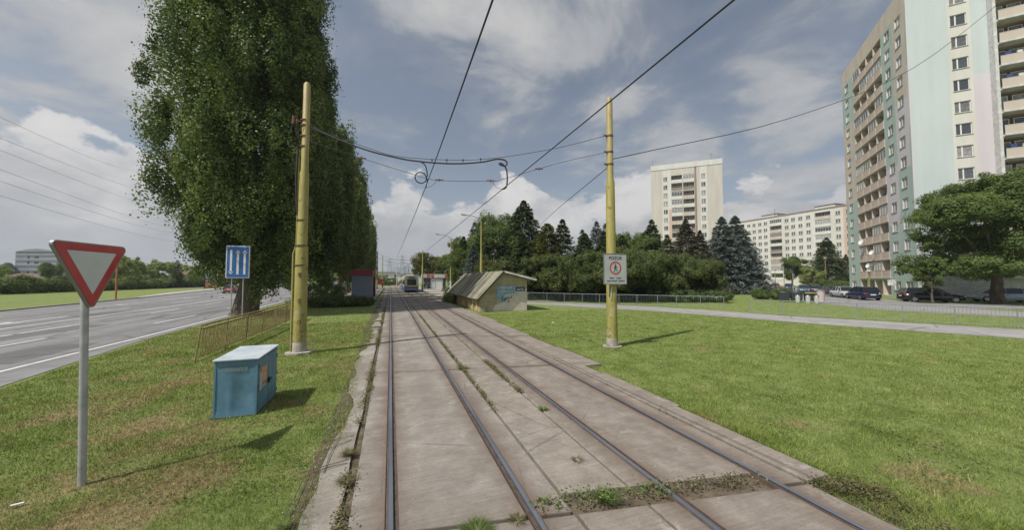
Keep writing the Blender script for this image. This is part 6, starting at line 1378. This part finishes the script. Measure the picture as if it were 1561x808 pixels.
# ragged grass creeping over the edges of the concrete
def edge_l(X, Y, r): return np.abs(X + .80 + .1 * np.sin(Y * .7)) < np.abs(r.normal(size=len(X))) * .09 + .02
def edge_r(X, Y, r): return np.abs(X - 5.18 - np.where(Y > 8.4, .55, 0)) < np.abs(r.normal(size=len(X))) * .07 + .02
parts = [blades(22000, (-1.3, -.5, 2.5, 24), .02, .07, .006, edge_l, 11, .6, .02), blades(22000, (4.9, 6.1, 1.5, 24), .02, .08, .006, edge_r, 12, .6, .03)]
V = np.concatenate([p[0] for p in parts]); rn = np.concatenate([p[1] for p in parts])
o = bpy.data.objects.new('edge_grass', np_mesh('edge_grass', V, np.arange(len(V)).reshape(-1, 3), BLADE, rn, tri=True)); COL.objects.link(o); tag(o, 'ragged grass creeping over the edges of the concrete', 'grass', kind='stuff')

def weed_cloud(spots, m, size=.035, per=60, seed=5, hz=.05):
    """spots: (x, y, rx, ry, density)"""
    r = np.random.default_rng(seed); P = []
    for (x, y, rx_, ry_, n) in spots: q = r.normal(size=(int(n), 3)) * np.array([rx_, ry_, hz]); q[:, 2] = np.abs(q[:, 2]) + .05; P.append(q + np.array([x, y, 0]))
    P = np.concatenate(P); N = r.normal(size=P.shape) * .6 + np.array([0, 0, 1]); return leaf_mesh('weeds', P, N, size, m, r.uniform(0, 1, len(P)), .5)
sp_ = []
for y in np.arange(3.0, 30, .14):      # left joint
    if math.sin(y * 1.9) + math.sin(y * .83 + 1) > -.7: sp_.append((-.43 + random.uniform(-.05, .03), y, .045, .09, 190 * random.random() ** 1.3 * (.35 + .65 * (math.sin(y * 2.3) > -.2))))
for y in np.arange(6.2, 24, .12):      # joint right of rail two
    if (6.2 < y < 7.2) or (7.9 < y < 9.6) or random.random() < .6: sp_.append((1.82 + random.uniform(-.01, .02), y, .026, .07, 80 * random.random() + 4))
for y in np.arange(6.6, 9.6, .08): sp_.append((2.60 + random.uniform(-.02, .04), y + .3, .035, .07, 95 * random.random()))
for y in np.arange(11, 30, .13):
    if random.random() < .7: sp_.append((1.84, y, .03, .09, 20 * random.random())); sp_.append((2.62, y, .03, .09, 16 * random.random()))
for y in np.arange(4, 24, .2):
    if random.random() < .55: sp_.append((4.66, y, .02, .1, 12 * random.random()))
o = bpy.data.objects.new('joint_weeds', weed_cloud(sp_, F_WDRY, .036)); COL.objects.link(o); tag(o, 'weeds growing along the joints of the concrete slabs', 'weeds', kind='stuff')
sp_ = [(x, 3.68 - .16 * x + random.uniform(-.09, .1), .06, .045, 34 * random.random() ** 1.6 + 4) for x in np.arange(1.5, 2.95, .05)] + [(x, 3.68 - .16 * x + random.uniform(-.06, .1), .055, .045, 28 * random.random() ** 1.5 + 4) for x in np.arange(3.07, 4.22, .05)] + [(4.72 + .035 * i, 2.66 - .02 * i + .05 * math.sin(i), .09, .07, 40) for i in range(16)] + [(4.75 + random.random() * .5, 1.4 + random.random() * 1.3, .08, .08, 30) for i in range(26)]
o = bpy.data.objects.new('joint_weeds', weed_cloud(sp_[:30], F_WEED, .038, seed=8, hz=.045)); COL.objects.link(o); tag(o, 'thick green strip of weeds filling the wide joint at the lower edge, between the two tracks', 'weeds', kind='stuff')
o = bpy.data.objects.new('joint_weeds', weed_cloud(sp_[30:], F_WDRY, .036, seed=9, hz=.04)); COL.objects.link(o); tag(o, 'drier strip of weeds filling the wide joint inside the right track', 'weeds', kind='stuff')
def tuft(x, y, label, m=BLADE, n=260, h=.14, rad=.09, cat='weed', nm='grass_tuft', grp='single weeds on the slabs'):
    r = np.random.default_rng(int(abs(x * 100 + y * 10))); a = r.uniform(0, 6.283, n); rr_ = np.abs(r.normal(size=n)) * rad * .4
    b = np.stack([rr_ * np.cos(a), rr_ * np.sin(a), np.zeros(n)], 1); a2 = a + r.normal(size=n) * .6; l_ = r.uniform(.5, 1, n) * rad * 1.8
    t_ = b + np.stack([l_ * np.cos(a2), l_ * np.sin(a2), r.uniform(.3, 1, n) * h], 1); s_ = np.stack([-np.sin(a2), np.cos(a2), np.zeros(n)], 1) * .004
    V = np.stack([b - s_, b + s_, t_], 1).reshape(-1, 3); o = bpy.data.objects.new(nm, np_mesh(nm, V, np.arange(n * 3).reshape(n, 3), m, r.uniform(0, 1, n), tri=True)); COL.objects.link(o); o.location = (x, y, .055)
    return tag(o, label, cat, grp)
tuft(.80, 3.27, 'dark green grass tuft at the lower edge, inside the left track', F_DEC, n=620, h=.075, rad=.10); tuft(1.22, 3.30, 'small leafy weed beside the second rail at the lower edge', F_WDRY, 160, .05, .06)
tuft(2.66, 5.85, 'small bright green weed beside the third rail', F_WEED, 160, .10, .07); tuft(2.36, 4.1, 'small dry weed in the middle slab near the lower edge', F_WDRY, 130, .05, .06); tuft(-.50, 5.3, 'dry dark tuft in the left joint', F_WDRY, 200, .08, .09); tuft(-.47, 4.6, 'second dry tuft in the left joint, nearer', F_WDRY, 160, .06, .08); tuft(1.84, 9.22, 'leafy weed where two slab joints cross', F_WEED, 260, .12, .12)
tuft(-.95, 4.0, 'low green weed on the crumbling left edge', F_WEED, 120, .04, .06); tuft(2.25, 3.30, 'leafy dandelion-like weed in the wide joint', F_WEED, 240, .10, .10)
# rubble, pebbles: one loose scatter
r = np.random.default_rng(4); P = []
for k in range(300):
    side = r.random(); x = (-.85 + r.normal() * .12) if side < .9 else (5.3 + abs(r.normal()) * .12); P.append((x, r.uniform(2.8, 14) if side < .9 else r.uniform(2.2, 8), r.uniform(.004, .013)))
mb = MB()
for x, y, s_ in P: mb.box((x, y, .035 + s_ * .3), (s_ * 1.5, s_, s_ * .8), 'kerb', rz=r.uniform(0, 3), rx=r.uniform(-.4, .4))
tag(mb.build('rubble'), 'small concrete crumbs scattered along the broken slab edge', 'rubble', kind='stuff')
# exposed reinforcing wires in the broken left shoulder
mb = MB()
for (a, b_, c) in (((-.98, 3.9), (-.95, 4.9), 0), ((-.86, 3.9), (-.84, 4.95), 0), ((-1.0, 4.85), (-.5, 5.05), 1), ((-1.02, 5.0), (-.5, 5.15), 1), ((-.92, 5.5), (-.52, 5.75), 1), ((-.9, 5.8), (-.5, 5.9), 1), ((-.75, 4.9), (-.7, 5.9), 0)):
    mb.tube(smooth([(a[0], a[1], .052), ((a[0] + b_[0]) / 2 + random.uniform(-.03, .03), (a[1] + b_[1]) / 2 + random.uniform(-.03, .05), .062), (b_[0], b_[1], .056)], 3), .0045, 'rail_side', 5)
tag(mb.build('reinforcement_mesh'), 'rusty reinforcing wires laid bare in the crumbling slab edge left of the first rail', 'reinforcement')
mb = MB(); mb.box((8.6, 17.5, .05), (.16, .10, .03), 'white', rz=.4); tag(mb.build('litter'), 'small white scrap of litter on the lawn right of the tracks', 'litter')

# ------------------------------------------------------------------ air: thin summer haze
m = bpy.data.materials.new('haze_air'); m.use_nodes = True; t = NT(m.node_tree); t.n.remove(t.n['Principled BSDF'])
v = t.new('ShaderNodeVolumePrincipled', {'Color': (.78, .84, .92, 1), 'Density': .0003, 'Anisotropy': .2}); t.l.new(v.outputs[0], t.n['Material Output'].inputs['Volume']); MATS['haze_air'] = m
mb = MB(); mb.b2(-4700, 4700, -4700, 4700, -3, 150, 'haze_air'); o = mb.build('haze'); tag(o, 'thin pale summer haze over the whole place', 'haze', kind='stuff')
